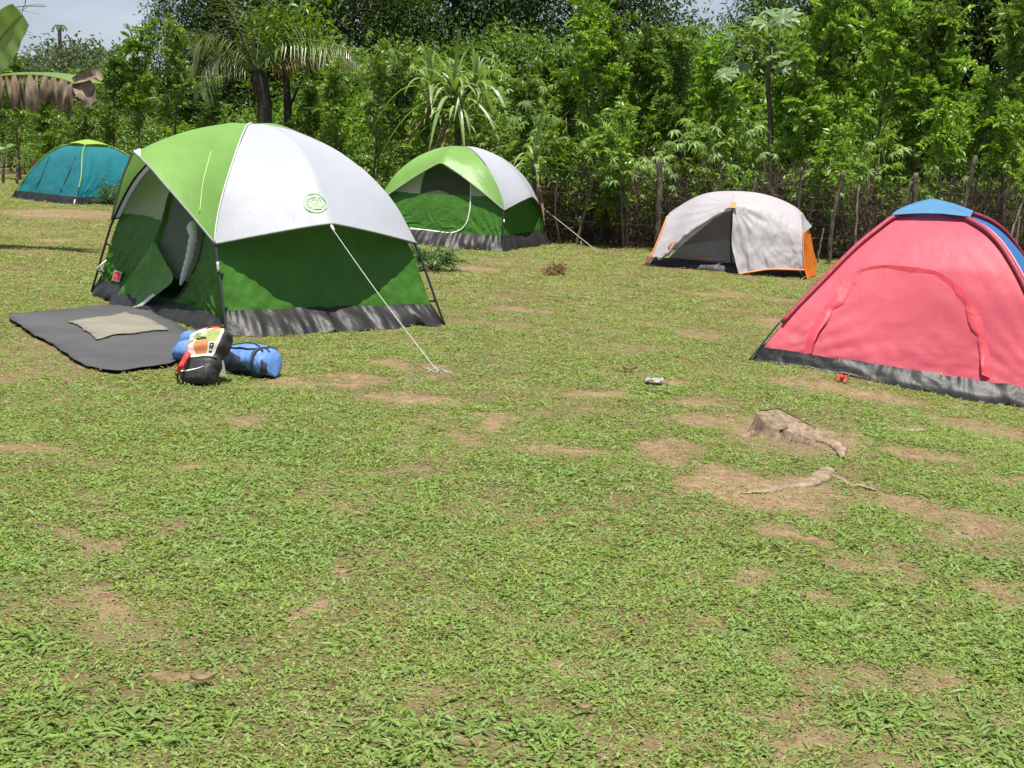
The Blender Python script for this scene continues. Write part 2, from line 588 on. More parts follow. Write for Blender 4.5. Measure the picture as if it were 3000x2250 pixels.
class Dome:
    """corners in order round the tent; edge i runs from corner i to corner i+1"""
    def __init__(s, corners, height, apex_shift=(0, 0), prof=None, sway=None):
        s.prof = PROF if prof is None else prof
        s.sway = sway or {}
        s.profs = {}
        s.knee = 0.0
        s.c = [np.array(c, float) for c in corners]
        s.C = sum(s.c) / 4
        s.A = s.C + np.array([apex_shift[0], apex_shift[1], 0])
        s.H = height

    def pole(s, i, t, inset=1.0, drop=0.0):
        t = np.asarray(t, float)
        pr = s.profs.get(i % 4, s.prof)
        q = t * (len(pr) - 1)
        S = np.interp(q, np.arange(len(pr)), pr[:, 0]); Z = np.interp(q, np.arange(len(pr)), pr[:, 1])
        c = s.c[i % 4]
        P = s.A + (c - s.A) * S[..., None] * inset
        P[..., 2] = s.A[2] + (c[2] - s.A[2]) * S + s.H * Z * (1 - drop)
        if i % 4 in s.sway:
            b = np.where(Z < 0.44, Z / 0.44, 1 - sm((Z - 0.44) / 0.56))
            P = P + np.array(s.sway[i % 4]) * b[..., None]
        return P

    def t_at(s, z):
        return float(np.interp(z, s.prof[:, 1], np.linspace(0, 1, len(s.prof))))

    def mid_plane(s, i):
        e = nrm(s.c[(i + 1) % 4] - s.c[i])
        return s.A, np.array([e[0], e[1], 0])

    def out(s, i):
        e = nrm(s.c[(i + 1) % 4] - s.c[i])
        n = np.array([e[1], -e[0], 0])
        m = (s.c[i] + s.c[(i + 1) % 4]) / 2
        return nrm(n * np.sign(np.dot(n, m - s.A)))

    def fly(s, i, u, w, ts, M, k=1.2, pw=1.12, seed=1, amp=0.006):
        """u along the edge, w from the lower edge (0) to the top (1)"""
        u, w = np.broadcast_arrays(np.asarray(u, float), np.asarray(w, float))
        t = ts + (1 - ts) * w
        a = s.pole(i, t, 1.012); b = s.pole(i + 1, t, 1.012)
        a[..., 2] += 0.012; b[..., 2] += 0.012
        P = a + (b - a) * u[..., None]
        a0 = s.pole(i, np.array(ts), 1.012); b0 = s.pole(i + 1, np.array(ts), 1.012)
        off = M - (a0 + b0) / 2
        h = (1 - np.abs(2 * u - 1) ** pw)
        P = P + off * (h * (1 - w) ** k)[..., None]
        sag = -0.045 * np.sin(np.pi * np.abs(2 * u - 1)) * (1 - w) * w * 4
        P = P + s.out(i) * (sag + wrinkle(u, w, amp, seed) * (1 - h * 0.3))[..., None]
        # tension folds that run in to the pulled out corner and the two ends
        ang = np.arctan2(w * 1.6 + 0.02, u - 0.5)
        rad = np.hypot(w * 1.6, u - 0.5)
        P = P + s.out(i) * (0.004 * np.sin(ang * 34 + seed) * np.exp(-((rad - 0.2) / 0.16) ** 2))[..., None]
        return P

    def wall(s, i, u, t, inset=0.965, seed=3, amp=0.009):
        u, t = np.broadcast_arrays(np.asarray(u, float), np.asarray(t, float))
        a = s.pole(i, t, inset, 0.02); b = s.pole(i + 1, t, inset, 0.02)
        P = a + (b - a) * u[..., None]
        belly = 0.03 * np.sin(np.pi * u) * (1 - t)
        if s.knee:
            zz = np.clip((P[..., 2] - s.A[2]) / s.H, 0, 1)
            belly = belly - s.knee * np.minimum(zz / 0.66, (1 - zz) / 0.34) * np.sin(np.pi * u) ** 0.6
        low = np.clip(1 - t * 3.2, 0, 1)
        wr = wrinkle(u * 1.3, t * 1.7, amp * (0.6 + 1.9 * low), seed) + 0.007 * low * np.sin(u * 60 + 6 * fbm(u * 4, t * 9, 3, seed) * 6)
        r1 = np.hypot(u, t * 1.1); r2 = np.hypot(1 - u, t * 1.1)
        fold = 0.008 * np.sin(np.arctan2(t, u + 0.01) * 26) * np.exp(-r1 * 3.2) + 0.008 * np.sin(np.arctan2(t, 1.01 - u) * 26) * np.exp(-r2 * 3.2)
        return P + s.out(i) * (wr - belly + fold)[..., None]


def pixel_uv(P, poly, step=40):
    """which (row, column) spot of a sheet of points lies nearest each picture point"""
    q = proj(P.reshape(-1, 3)).reshape(P.shape[0], P.shape[1], 2)
    res = []
    for p in poly:
        d = ((q - np.array(p)) ** 2).sum(-1)
        res.append(np.unravel_index(np.argmin(d), d.shape))
    return np.array(res, float)


def cut_sheet(P, keep):
    """faces of a grid of points whose centre cell is kept"""
    a, b = P.shape[:2]
    I = np.arange(a * b).reshape(a, b)
    F = np.stack([I[:-1, :-1], I[1:, :-1], I[1:, 1:], I[:-1, 1:]], -1)[keep]
    used, inv = np.unique(F, return_inverse=True)
    m = MB()
    m.add(P.reshape(-1, 3)[used], inv.reshape(F.shape))
    return m


def tub_strip(dome, i, h, seed, spread=0.07, n=170, hump_a=0.03, inset=0.968):
    u = np.linspace(-0.004, 1.004, n)
    wob = fbm(u * 7 + seed, u * 0 + seed, 4, seed)
    wob2 = fbm(u * 16 + seed, u * 0 + 2, 3, seed + 5)
    a = dome.c[i]; b = dome.c[(i + 1) % 4]
    base = a + (b - a) * u[:, None]
    cen = base * 1.0
    o = dome.out(i)
    ends = np.clip(np.minimum(u, 1 - u) * 9, 0, 1)
    rows = []
    top = dome.wall(i, np.clip(u, 0.0, 1.0), np.full(n, dome.t_at(h * 1.0)), inset, 3, 0.004)
    zt = top[:, 2] + 0.05 * h * 0
    top = top + o * 0.012
    for k, w in enumerate(np.linspace(0, 1, 9)):
        P = base * (1 - w) + top * w
        gzz = gz(P[:, 0], P[:, 1])
        hump = np.sin(np.pi * np.clip(w * 1.15, 0, 1)) ** 1.0
        P = P + o * ((spread * (wob - 0.15) * 1.6 * (1 - w) + hump_a * hump * (wob2 - 0.1) * 2) * ends)[:, None]
        P[:, 2] += 0.006 * np.sin(u * 43 + seed + w * 5) * (1 - w) * w * 3
        P = P + o * (0.006 * (np.abs(fbm(u * 26 + w * 2.2, w * 1.5 + u * 0 + seed, 3, seed + 9) - 0.5) * 4 - 1) * np.sin(np.pi * min(1, w + 0.1)))[:, None]
        P[:, 2] += (0.05 * (wob2 - 0.4) * w * 0.5) * ends
        if k == 0: P[:, 2] = gz(P[:, 0], P[:, 1]) + 0.004 + 0.02 * np.clip(wob2 - 0.55, 0, 1) * 3 * ends
        rows.append(P)
    m = MB(); m.grid(np.stack(rows, 1))
    return m


def rope(parent, P, r=0.0036, name='guy_line'):
    m = MB(); m.tube(P, r, 6)
    return m.build(name, ROPE, parent)


def text_mesh(txt, size):
    cu = bpy.data.curves.new('lettering', 'FONT')
    cu.body = txt; cu.size = size; cu.align_x = 'CENTER'; cu.align_y = 'CENTER'; cu.extrude = 0.0005
    cu.resolution_u = 2
    o = bpy.data.objects.new('lettering', cu)
    COL.objects.link(o)
    dg = bpy.context.evaluated_depsgraph_get()
    me = bpy.data.meshes.new_from_object(o.evaluated_get(dg))
    bpy.data.objects.remove(o); bpy.data.curves.remove(cu)
    return me


def fly_with_trim(root, dome, i, ts, M, mat, name, seed, k=1.2, pw=1.12, n=44, amp=0.006):
    u = np.linspace(0, 1, n); w = np.linspace(0, 1, 34)
    P = dome.fly(i, u[:, None], w[None, :], ts, M, k, pw, seed, amp)
    m = MB(); m.grid(P)
    f = m.build(name, mat, root)
    e = MB(); e.tube(P[:, 0] + np.array([0, 0, -0.006]), 0.009, 6)
    e.build('hem', TRIM, f)
    return P


def poles(root, dome, ts_top=1.0):
    for i in (0, 1):
        t = np.linspace(0, 1, 60)
        P = np.concatenate([dome.pole(i, t, 1.0), dome.pole(i + 2, t[::-1], 1.0)[1:]])
        P[:, 2] += 0.004
        # below the fly the pole stands a little off the cloth
        m = MB(); m.tube(P, 0.011, 7)
        m.build('pole', POLE, root)


def sleeve_tabs(root, dome, i, ts):
    for t in (0.09, 0.2, 0.31):
        if t > ts * 1.05: continue
        a = dome.pole(i, np.array(t)); 
        b = dome.wall(i, np.array(0.012), np.array(t))
        m = MB(); m.tube(np.array([a, (a + b) / 2 - [0, 0, 0.004], b]), 0.010, 5)
        m.build('pole_clip', POLE, root)


# the large tent -------------------------------------------------------------
cL, cF, cR = G(268, 857), G(665, 985), G(1303, 955)
e_ = cL - cF; s_ = cR - cF
s_ = s_ - e_ * (np.dot(s_[:2], e_[:2]) / np.dot(e_[:2], e_[:2])) * 0.6
cB = cL + s_
for c_ in (cB,): c_[2] = gz(c_[0], c_[1])
big = Dome([cL, cF, cR, cB], 1.585, (-0.05, 0.0), sway={1: (-0.115, 0, 0)})
T1 = thing('dome_tent', 'large green and white dome tent with open door flap beside a black ground cloth', 'tent', big.C)
TS = big.t_at(0.425)
M_door = on_plane(393, 448, *big.mid_plane(0))
M_short = on_plane(970, 657, *big.mid_plane(1))


def mirror_mid(dome, i, M):
    """the same pulled out point on the opposite side"""
    d = M - dome.A
    r = dome.A - d; r[2] = M[2] + 0.0
    return r


P_door = fly_with_trim(T1, big, 0, TS, M_door, FLY_GREEN, 'fly_panel', 11, 1.9, 1.18)
P_short = fly_with_trim(T1, big, 1, TS, M_short, FLY_WHITE, 'fly_panel', 12, 1.3, 1.15, amp=0.013)
fly_with_trim(T1, big, 2, TS, mirror_mid(big, 0, M_door) * [1, 1, 0] + [0, 0, M_short[2] + 0.1], FLY_GREEN, 'fly_panel', 13)
fly_with_trim(T1, big, 3, TS, mirror_mid(big, 1, M_short), FLY_WHITE, 'fly_panel', 14)
poles(T1, big)
# pale corner patch at the tip of the door brow
uu = np.linspace(0.455, 0.545, 12)[:, None]; ww = np.linspace(-0.003, 0.07, 8)[None]
pt = big.fly(0, uu, ww * (1 - np.abs(uu - 0.5) * 18), TS, M_door, 1.9, 1.18, 11) + big.out(0) * 0.004 + np.array([0, 0, 0.005])
m = MB(); m.grid(pt); m.build('brow_tip', WHITE_TRIM, T1)
# seam tape on the green and the white fly
sq = pixel_uv(P_door, [(622, 446), (604, 532), (595, 625)])
S = resample(catmull(np.array([P_door[int(a), int(b)] for a, b in sq]), 6), 24) + big.out(0) * 0.010 + np.array([0, 0, 0.006])
m = MB(); m.tube(S, 0.0035, 5); m.build('seam_tape', plain('pale_green_tape', (0.42, 0.58, 0.30), 0.6), T1)
S = big.pole(1, np.linspace(TS, 1, 60), 1.02); S[:, 2] += 0.018
m = MB(); m.tube(S, 0.005, 6); m.build('seam_tape', WHITE_TRIM, T1)

# walls
WU, WT = np.linspace(0, 1, 64), np.linspace(big.t_at(0.02), big.t_at(0.93), 56)
for i in (1, 2, 3):
    P = big.wall(i, WU[:, None], WT[None], seed=20 + i)
    m = MB(); m.grid(P); m.build('wall', WALL_GREEN, T1)
NU, NT = 190, 170
Pd = big.wall(0, np.linspace(0, 1, NU)[:, None], np.linspace(big.t_at(0.015), big.t_at(0.93), NT)[None], seed=24)


def zp(pts, ox=240, oy=360, k=0.386):
    return [(ox + k * a, oy + k * b) for a, b in pts]


CI, CJ = np.meshgrid(np.arange(NU - 1) + 0.5, np.arange(NT - 1) + 0.5, indexing='ij')
OPEN = pixel_uv(Pd, zp([(672, 492), (735, 560), (800, 640), (870, 735), (930, 835), (912, 930), (880, 1050), (845, 1140), (800, 1225), (750, 1300), (700, 1338), (600, 1335),
                       (470, 1300), (470, 1100), (520, 980), (560, 880), (585, 800), (610, 740)]))
k_open = in_poly(CI, CJ, OPEN)
UP = pixel_uv(Pd, zp([(605, 740), (480, 703), (380, 695), (320, 690)]))
jline = np.interp(CI[:, 0], np.sort(UP[:, 0]), UP[np.argsort(UP[:, 0]), 1])[:, None]
k_up = (CJ > jline) & ~k_open
k_white = k_up & (CI < UP[2, 0] * 0.95)
k_white2 = (CI < 0.04 * NU) & (CJ > 0.37 * NT) & ~k_open
k_beige = k_up & ~k_white & (CI < OPEN[0, 0] * 1.02 + 6)
k_low = ~(k_up | k_open) | (k_up & ~k_white & ~k_beige)
dw = cut_sheet(Pd, k_low & ~k_open).build('door_wall', WALL_GREEN, T1)
cut_sheet(Pd, k_beige).build('liner_panel', WALL_BEIGE, dw)
cut_sheet(Pd, k_white).build('side_strip', FLY_WHITE, dw)
# grey mesh screen hung inside the doorway
Ps = Pd - big.out(0) * 0.05
cut_sheet(Ps, in_poly(CI, CJ, OPEN) & (CJ > 0.16 * NT)).build('mesh_screen', MESH_GREY, dw)
# zip that runs round the doorway
zl = pixel_uv(Pd, zp([(930, 835), (912, 930), (880, 1050), (845, 1140), (800, 1225), (750, 1300), (700, 1338), (600, 1335), (480, 1318)]))
zpts = np.array([Pd[int(a), int(b)] for a, b in zl]) + big.out(0) * 0.006
m = MB(); m.tube(resample(catmull(zpts, 6), 50), 0.006, 6); m.build('door_zip', POLE, dw)
# rolled white mesh tied back at the right of the doorway
rl = pixel_uv(Pd, zp([(868, 752), (858, 800), (868, 860), (858, 930), (838, 1020), (815, 1100), (795, 1170), (778, 1228)]))
rp = np.array([Pd[int(a), int(b)] for a, b in rl]) + big.out(0) * 0.03
rp = resample(catmull(rp, 6), 34)
rr_ = np.interp(np.linspace(0, 1, 34), [0, 0.06, 0.16, 0.22, 0.3, 0.6, 0.85, 1], [0.035, 0.062, 0.062, 0.048, 0.052, 0.045, 0.036, 0.02])
rr_ = rr_ * (1 + 0.12 * np.sin(np.arange(34) * 1.9))
m = MB(); m.tube(rp, rr_, 14, flat=0.55); m.build('rolled_mesh', MESH_WHITE, dw)
# door flap that hangs outwards over the sill
fl_t = pixel_uv(Pd, zp([(560, 880), (530, 960), (495, 1035), (462, 1105), (425, 1165), (395, 1215), (350, 1310), (316, 1385)]))
fl_b = pixel_uv(Pd, zp([(568, 890), (632, 985), (690, 1070), (752, 1150), (748, 1192), (650, 1285), (560, 1360), (430, 1425)]))
ft = np.array([Pd[int(a), int(b)] for a, b in fl_t]); fb = np.array([Pd[int(a), int(b)] for a, b in fl_b])
ft = resample(ft, 36); fb = resample(fb, 36)
vv = np.linspace(0, 1, 24)
FL = ft[:, None] * (1 - vv[None, :, None]) + fb[:, None] * vv[None, :, None]
tt = np.linspace(0, 1, 36)[:, None]
FL = FL + big.out(0) * (0.03 + 0.11 * tt ** 1.6 + 0.03 * np.sin(vv[None] * 5 + tt * 4) * tt + 0.014 * (fbm(tt * 9, vv[None] * 7 + 0 * tt, 3, 77) - 0.5) * 2)[..., None]
FL[..., 2] -= 0.05 * tt ** 2
m = MB(); m.grid(FL); flap = m.build('door_flap', fabric('flap_green_nylon', (0.13, 0.34, 0.05), 0.36, 0.42, 0.35, 12), T1)
hem = MB(); hem.grid(np.stack([FL[-6:].transpose(1, 0, 2)[j] + big.out(0) * 0.005 for j in range(24)]))
hp = np.concatenate([FL[22:, -1], FL[-1, ::-1]])
hem = MB()
inner = np.concatenate([FL[22:, -3], FL[-4, ::-1]])
hem.grid(np.stack([hp + big.out(0) * 0.007 + [0, 0, -0.004], (hp + inner) / 2 + big.out(0) * 0.012, inner + big.out(0) * 0.007], 1))
hem.build('flap_hem', WHITE_TRIM, flap)
# black floor sheet turned up round the foot
for i in range(4):
    tub_strip(big, i, (0.08, 0.115, 0.11, 0.11)[i], 61 + i, 0.15).build('floor_skirt', TUB, T1)
fm = MB(); q = np.array([big.c[0], big.c[1], big.c[2], big.c[3]]) * 0.985 + big.C * 0.015
q[:, 2] += 0.03
fm.grid(np.stack([np.linspace(q[0], q[1], 10), np.linspace(q[3], q[2], 10)], 1)); fm.build('floor_sheet', TUB, T1)
for i in (0, 1, 2): sleeve_tabs(T1, big, i, TS)
# small loop at the foot of the wall, by the far pole
m = MB(); a = big.wall(0, np.array(0.02), np.array(big.t_at(0.20))); b = big.wall(0, np.array(0.035), np.array(big.t_at(0.11)))
m.tube(np.array([a, (a + b) / 2 + big.out(0) * 0.05 - nrm(big.c[1] - big.c[0]) * 0.04, b]) + big.out(0) * 0.02, [0.018, 0.026, 0.012], 6, flat=0.4); m.build('tie_loop', WHITE_TRIM, T1)
# sewn red label
uv = pixel_uv(Pd, zp([(278, 1168)]))[0]
P0 = Pd[int(uv[0]), int(uv[1])]
eu = nrm(Pd[int(uv[0]) + 8, int(uv[1])] - Pd[int(uv[0]) - 8, int(uv[1])]); ev = nrm(Pd[int(uv[0]), int(uv[1]) + 8] - Pd[int(uv[0]), int(uv[1]) - 8])
nn = nrm(np.cross(eu, ev)); nn = nn * np.sign(np.dot(nn, big.out(0)))
def sewn(name, w, h, mat, off, parent):
    g = np.linspace(-1, 1, 3)
    m = MB(); m.grid(P0 + nn * off + g[:, None, None] * eu * w + g[None, :, None] * ev * h)
    return m.build(name, mat, parent)
lab = sewn('sewn_label', 0.080, 0.046, WHITE_TRIM, 0.016, T1)
sewn('label_field', 0.071, 0.038, RED, 0.018, lab)
me = text_mesh('Coleman', 0.036)
Vt = np.array([v.co[:] for v in me.vertices])
Fq = [list(p.vertices) for p in me.polygons]
me2 = bpy.data.meshes.new('lettering')
me2.from_pydata([tuple(P0 + nn * 0.0195 + eu * v[0] + ev * v[1] - root_loc(T1)) for v in Vt], [], Fq)
me2.materials.append(WHITE_TRIM)
o = bpy.data.objects.new('lettering', me2); COL.objects.link(o); o.parent = lab


# round green emblem printed on the white fly
def on_short(u, w):
    return big.fly(1, u, w, TS, M_short, 1.3, 1.15, 12, 0.013) + np.array([0, 0, 0.004]) + big.out(1) * 0.004


gu, gw = np.meshgrid(np.linspace(0.3, 0.6, 90), np.linspace(0.02, 0.4, 90), indexing='ij')
uv = pixel_uv(on_short(gu, gw), [(924, 593)])[0]
u0, w0 = gu[int(uv[0]), int(uv[1])], gw[int(uv[0]), int(uv[1])]
du = np.linalg.norm(on_short(u0 + 0.02, w0) - on_short(u0 - 0.02, w0)) / 0.04
dv = np.linalg.norm(on_short(u0, w0 + 0.02) - on_short(u0, w0 - 0.02)) / 0.04
EMB = plain('emblem_green', (0.30, 0.52, 0.22), 0.6)


def print_patch(name, pts2, parent, order):
    """polar/strip grid of local (x right, y up) metres printed on the fly"""
    X = np.asarray(pts2, float)
    P = on_short(u0 + X[..., 0] / du, w0 + X[..., 1] / dv) + big.out(1) * 0.0008 * order
    m = MB(); m.grid(P); return m.build(name, EMB, parent)


def disc(cx, cy, r0, r1, a0=0, a1=2 * pi, n=40, sy=1.0):
    a = np.linspace(a0, a1, n)
    return np.stack([np.stack([cx + r * np.cos(a), cy + sy * r * np.sin(a)], -1) for r in (r0, r1)], 1)


def quad(x0, y0, x1, y1, x2, y2, x3, y3):
    return np.array([[(x0, y0), (x3, y3)], [(x1, y1), (x2, y2)]], float)


emb = print_patch('emblem', disc(0, 0, 0.083, 0.092), T1, 0)
print_patch('emblem_lantern', disc(0, 0.048, 0.0, 0.030, 0, pi, 14, 0.7), emb, 1)                  # lantern hood
print_patch('emblem_lantern', quad(-0.034, 0.040, 0.034, 0.040, 0.034, 0.047, -0.034, 0.047), emb, 1)
print_patch('emblem_lantern', disc(0, 0.012, 0.020, 0.026, -0.3, pi + 0.3, 20), emb, 1)               # globe
print_patch('emblem_lantern', quad(-0.018, -0.012, 0.018, -0.012, 0.014, 0.0, -0.014, 0.0), emb, 1)
print_patch('emblem_lantern', quad(-0.036, -0.060, 0.036, -0.060, 0.026, -0.014, -0.026, -0.014), emb, 1)
for k in range(7):
    for sgn in (-1, 1):
        a = radians(-42 + k * 14)
        c, s2 = cos(a) * sgn, sin(a)
        px_, py_ = -s2 * 0.0025, c * 0.0025
        print_patch('emblem_ray', quad(c * 0.044 + px_, s2 * 0.044 + py_, c * 0.072 + px_, s2 * 0.072 + py_, c * 0.072 - px_, s2 * 0.072 - py_, c * 0.044 - px_, s2 * 0.044 - py_), emb, 1)
# white guy line with a looped knot
st = G(1283, 1096) + [0, 0, 0.015]
A0 = M_short + np.array([0, 0, -0.02])
t = np.linspace(0, 1, 20)[:, None]
ln = A0 * (1 - t) + st * t; ln[:, 2] -= 0.02 * np.sin(t[:, 0] * pi)
gl = rope(T1, ln, 0.0028)
aa = np.linspace(0, 2 * pi, 26)
lp = st + np.stack([-0.04 + 0.04 * np.cos(aa), 0.02 * np.sin(aa), 0.012 + 0.012 * np.sin(aa * 2)], 1)
m = MB(); m.tube(lp, 0.0032, 6, cap=False); m.build('rope_loop', ROPE, gl)
tail = st + np.array([[0, 0, 0.005], [0.03, -0.01, 0.02], [0.06, -0.03, 0.008], [0.10, -0.05, 0.006]])
m = MB(); m.tube(catmull(tail, 6), 0.0032, 6); m.build('rope_end', ROPE, gl)
m = MB(); m.tube(np.array([A0 + [0, 0, 0.012], A0 + (st - A0) * 0.03]), 0.011, 7); m.build('rope_toggle', WHITE_TRIM, gl)
m = MB(); m.tube(np.array([st + [0.01, 0.02, 0.03], st + [-0.01, 0.05, -0.10]]), 0.007, 6); m.build('tent_peg', plain('steel', (0.4, 0.4, 0.4), 0.35, metal=0.9), gl)
# silver joint on the front pole
pj = big.pole(1, np.linspace(big.t_at(0.30), big.t_at(0.345), 4), 1.012)
m = MB(); m.tube(pj + big.out(1) * 0.004, 0.012, 8); m.build('pole_joint', plain('bare_alloy', (0.7, 0.7, 0.7), 0.3, metal=0.8), T1)

# the second green and white tent ---------------------------------------------
dF = G(1475, 738); dR_ = G(1622, 710)
b_ = nrm((dR_ - dF) * [1, 1, 0]); a_ = np.array([-b_[1], b_[0], 0])
def gp(p): return np.array([p[0], p[1], float(gz(p[0], p[1]))])
dR = gp(dF + b_ * 2.13); dL = gp(dF + a_ * 2.13); dB = gp(dF + (a_ + b_) * 2.13)
g2 = Dome([dL, dF, dR, dB], 1.40, (0.0, 0.0), sway={1: (0.09, 0, 0)})
T2 = thing('dome_tent', 'green and white dome tent with closed door standing behind the large open one', 'tent', g2.C)
TS2 = g2.t_at(0.40)
Md = on_plane(1292, 478, *g2.mid_plane(0)); Ms = on_plane(1557, 577, *g2.mid_plane(1))
fly_with_trim(T2, g2, 0, TS2, Md, FLY_GREEN, 'fly_panel', 31, 1.9, 1.15)
fly_with_trim(T2, g2, 1, TS2, Ms, FLY_WHITE, 'fly_panel', 32, 1.3, 1.15)
fly_with_trim(T2, g2, 2, TS2, mirror_mid(g2, 0, Md) * [1, 1, 0] + [0, 0, Ms[2]], FLY_GREEN, 'fly_panel', 33)
fly_with_trim(T2, g2, 3, TS2, mirror_mid(g2, 1, Ms), FLY_WHITE, 'fly_panel', 34)
poles(T2, g2)
for i in (1, 2, 3):
    P = g2.wall(i, WU[:, None], np.linspace(g2.t_at(0.02), g2.t_at(0.93), 56)[None], seed=40 + i, amp=0.005)
    m = MB(); m.grid(P); m.build('wall', WALL_GREEN, T2)
Pd2 = g2.wall(0, np.linspace(0, 1, NU)[:, None], np.linspace(g2.t_at(0.015), g2.t_at(0.93), NT)[None], seed=44, amp=0.004)
z2 = lambda p: zp(p, 1100, 380, 650 / 2212)
WIN = pixel_uv(Pd2, z2([(650, 335), (510, 395), (445, 635), (700, 645), (950, 660), (950, 515)]))
kw = in_poly(CI, CJ, WIN)
lv = pixel_uv(Pd2, z2([(200, 618), (445, 635), (700, 645), (950, 660), (1180, 668)]))
jl = np.interp(CI[:, 0], lv[:, 0], lv[:, 1])[:, None]
ku = (CJ > jl) & ~kw
dw2 = cut_sheet(Pd2, ~(kw | ku)).build('door_wall', WALL_GREEN, T2)
cut_sheet(Pd2, ku).build('liner_panel', WALL_BEIGE, dw2)
cut_sheet(Pd2, kw).build('mesh_window', gauze('dark_mesh', (0.10, 0.115, 0.075), 0.86), dw2)
zl = pixel_uv(Pd2, z2([(952, 520), (950, 640), (945, 760), (932, 860), (900, 940), (840, 1000), (740, 1032), (560, 1015), (345, 992)]))
zq = np.array([Pd2[int(a), int(b)] for a, b in zl]) + g2.out(0) * 0.012
zq = resample(catmull(zq, 6), 60)
m = MB(); m.tube(zq, np.interp(np.linspace(0, 1, 60), [0, 0.45, 0.6, 1], [0.009, 0.010, 0.018, 0.024]), 6, flat=0.5); m.build('door_zip', WHITE_TRIM, dw2)
for i in range(4): tub_strip(g2, i, 0.15, 81 + i, 0.14).build('floor_skirt', TUB, T2)
st2 = G(1752, 738)
A2 = g2.pole(2, np.array(TS2), 1.01)
t = np.linspace(0, 1, 16)[:, None]
rope(T2, A2 * (1 - t) + st2 * t, 0.0042)
pj = g2.pole(1, np.linspace(g2.t_at(0.28), g2.t_at(0.31), 4), 1.012)
m = MB(); m.tube(pj, 0.014, 8); m.build('pole_joint', bpy.data.materials['bare_alloy'], T2)


# ------------------------------------------------------------------ simple four sided dome tents
PROF2 = resample(catmull([(1, 0), (0.9, 0.21), (0.77, 0.46), (0.57, 0.745), (0.39, 0.905), (0.2, 0.975), (0, 1.0)], 12), 121)


def cap_panel(root, dome, s_edge, mat, lift=0.03, over=1.07, name='vent_cap'):
    """the little fly that covers the crossing of the poles"""
    ts = float(np.interp(-s_edge, -dome.prof[:, 0], np.linspace(0, 1, len(dome.prof))))
    m = MB()
    w = np.linspace(0, 1, 12)
    for i in range(4):
        a = dome.pole(i, ts + (1 - ts) * w, over); b = dome.pole(i + 1, ts + (1 - ts) * w, over)
        u = np.linspace(0, 1, 16)
        P = a[None] * (1 - u[:, None, None]) + b[None] * u[:, None, None]
        P[..., 2] += lift + 0.035 * sm(w)[None] + 0.02 * np.sin(pi * u)[:, None] * (1 - w)[None] - 0.015 * (1 - w)[None] ** 3 + 0.006 * (fbm(u[:, None] * 6 + i * 9, w[None] * 5 + 0 * u[:, None], 3, 5) - 0.5)
        m.grid(P)
    return m.build(name, mat, root), ts


def simple_dome(label, corners, H, walls, cap, sleeve_mat, sway, s_cap=0.40, tub=0.12, seed=100, sleeve_from=0.27, amp=0.010, group=None, profs=None, sr=0.024, knee=0.0):
    d = Dome(corners, H, (0, 0), PROF2, sway)
    d.profs = profs or {}
    d.knee = knee
    root = thing('dome_tent', label, 'tent', d.C, group)
    _, ts = cap_panel(root, d, s_cap, cap)
    U = np.linspace(0, 1, 70)[:, None]; T = np.linspace(d.t_at(0.03), min(0.99, ts + 0.2), 60)[None]
    for i in range(4):
        P = d.wall(i, U, T, 0.995, seed + i, amp)
        m = MB(); m.grid(P); m.build('wall', walls[i], root)
        tub_strip(d, i, tub, seed + 10 + i, 0.045, hump_a=0.008, inset=1.012).build('floor_skirt', TUB, root)
    for i in range(4):
        t = np.linspace(d.t_at(sleeve_from), 1, 40)
        P = d.pole(i, t, 1.004)
        m = MB(); m.tube(P, sr, 10, flat=0.8); m.build('pole_sleeve', sleeve_mat, root)
        t = np.linspace(0, d.t_at(sleeve_from) + 0.01, 14)
        P = d.pole(i, t, 1.02)
        m = MB(); m.tube(P, 0.007, 6); m.build('pole', POLE, root)
    return root, d


PINK = fabric('pink_nylon', (0.62, 0.100, 0.140), 0.26, 0.52, 0.13, 7, spec=0.3, var=0.05)
DARK_RED = fabric('dark_red_nylon', (0.34, 0.045, 0.07), 0.1, 0.5, 0.2, 20)
SKY_BLUE = fabric('sky_blue_nylon', (0.10, 0.26, 0.46), 0.3, 0.45, 0.2, 16)
DEEP_BLUE = fabric('deep_blue_nylon', (0.03, 0.15, 0.40), 0.25, 0.45, 0.2, 10)
TEAL = fabric('teal_nylon', (0.014, 0.175, 0.205), 0.25, 0.36, 0.25, 9, spec=0.5)
LIME = fabric('lime_nylon', (0.33, 0.50, 0.08), 0.3, 0.45, 0.15, 14)
CORAL = fabric('coral_piping', (0.68, 0.085, 0.115), 0.2, 0.42, 0.2, 16)

# red tent at the right edge
PR_A = resample(catmull([(1, 0), (.83, .255), (.645, .483), (.461, .704), (.33, .835), (.2, .94), (0, 1.0)], 12), 121)
PR_B = resample(catmull([(1, 0), (.9, .15), (.783, .36), (.661, .61), (.467, .856), (.268, .962), (0, 1.0)], 12), 121)
rL = G(2205, 1056)
ang = radians(21)
ex = np.array([cos(ang), -sin(ang), 0]); ey = np.array([sin(ang), cos(ang), 0])
RW = 2.3
rF = gp(rL + ex * RW); rR = gp(rF + ey * RW); rB = gp(rL + ey * RW)
T3, red = simple_dome('pink and red dome tent with arched zipped door and blue cap', [rL, rF, rR, rB], 1.25,
                      [PINK, DEEP_BLUE, PINK, DEEP_BLUE], SKY_BLUE, DARK_RED, {}, seed=120, tub=0.10, s_cap=0.25, profs={0: PR_A, 1: PR_B, 2: PR_B, 3: PR_A}, amp=0.009, knee=0.075)
red_uv = (np.linspace(0, 1, 160), np.linspace(red.t_at(0.03), red.t_at(0.95), 140))
Pr = red.wall(0, red_uv[0][:, None], red_uv[1][None], 0.995, 120, 0.010)
z3 = lambda p: zp(p, 1850, 520, 0.52)
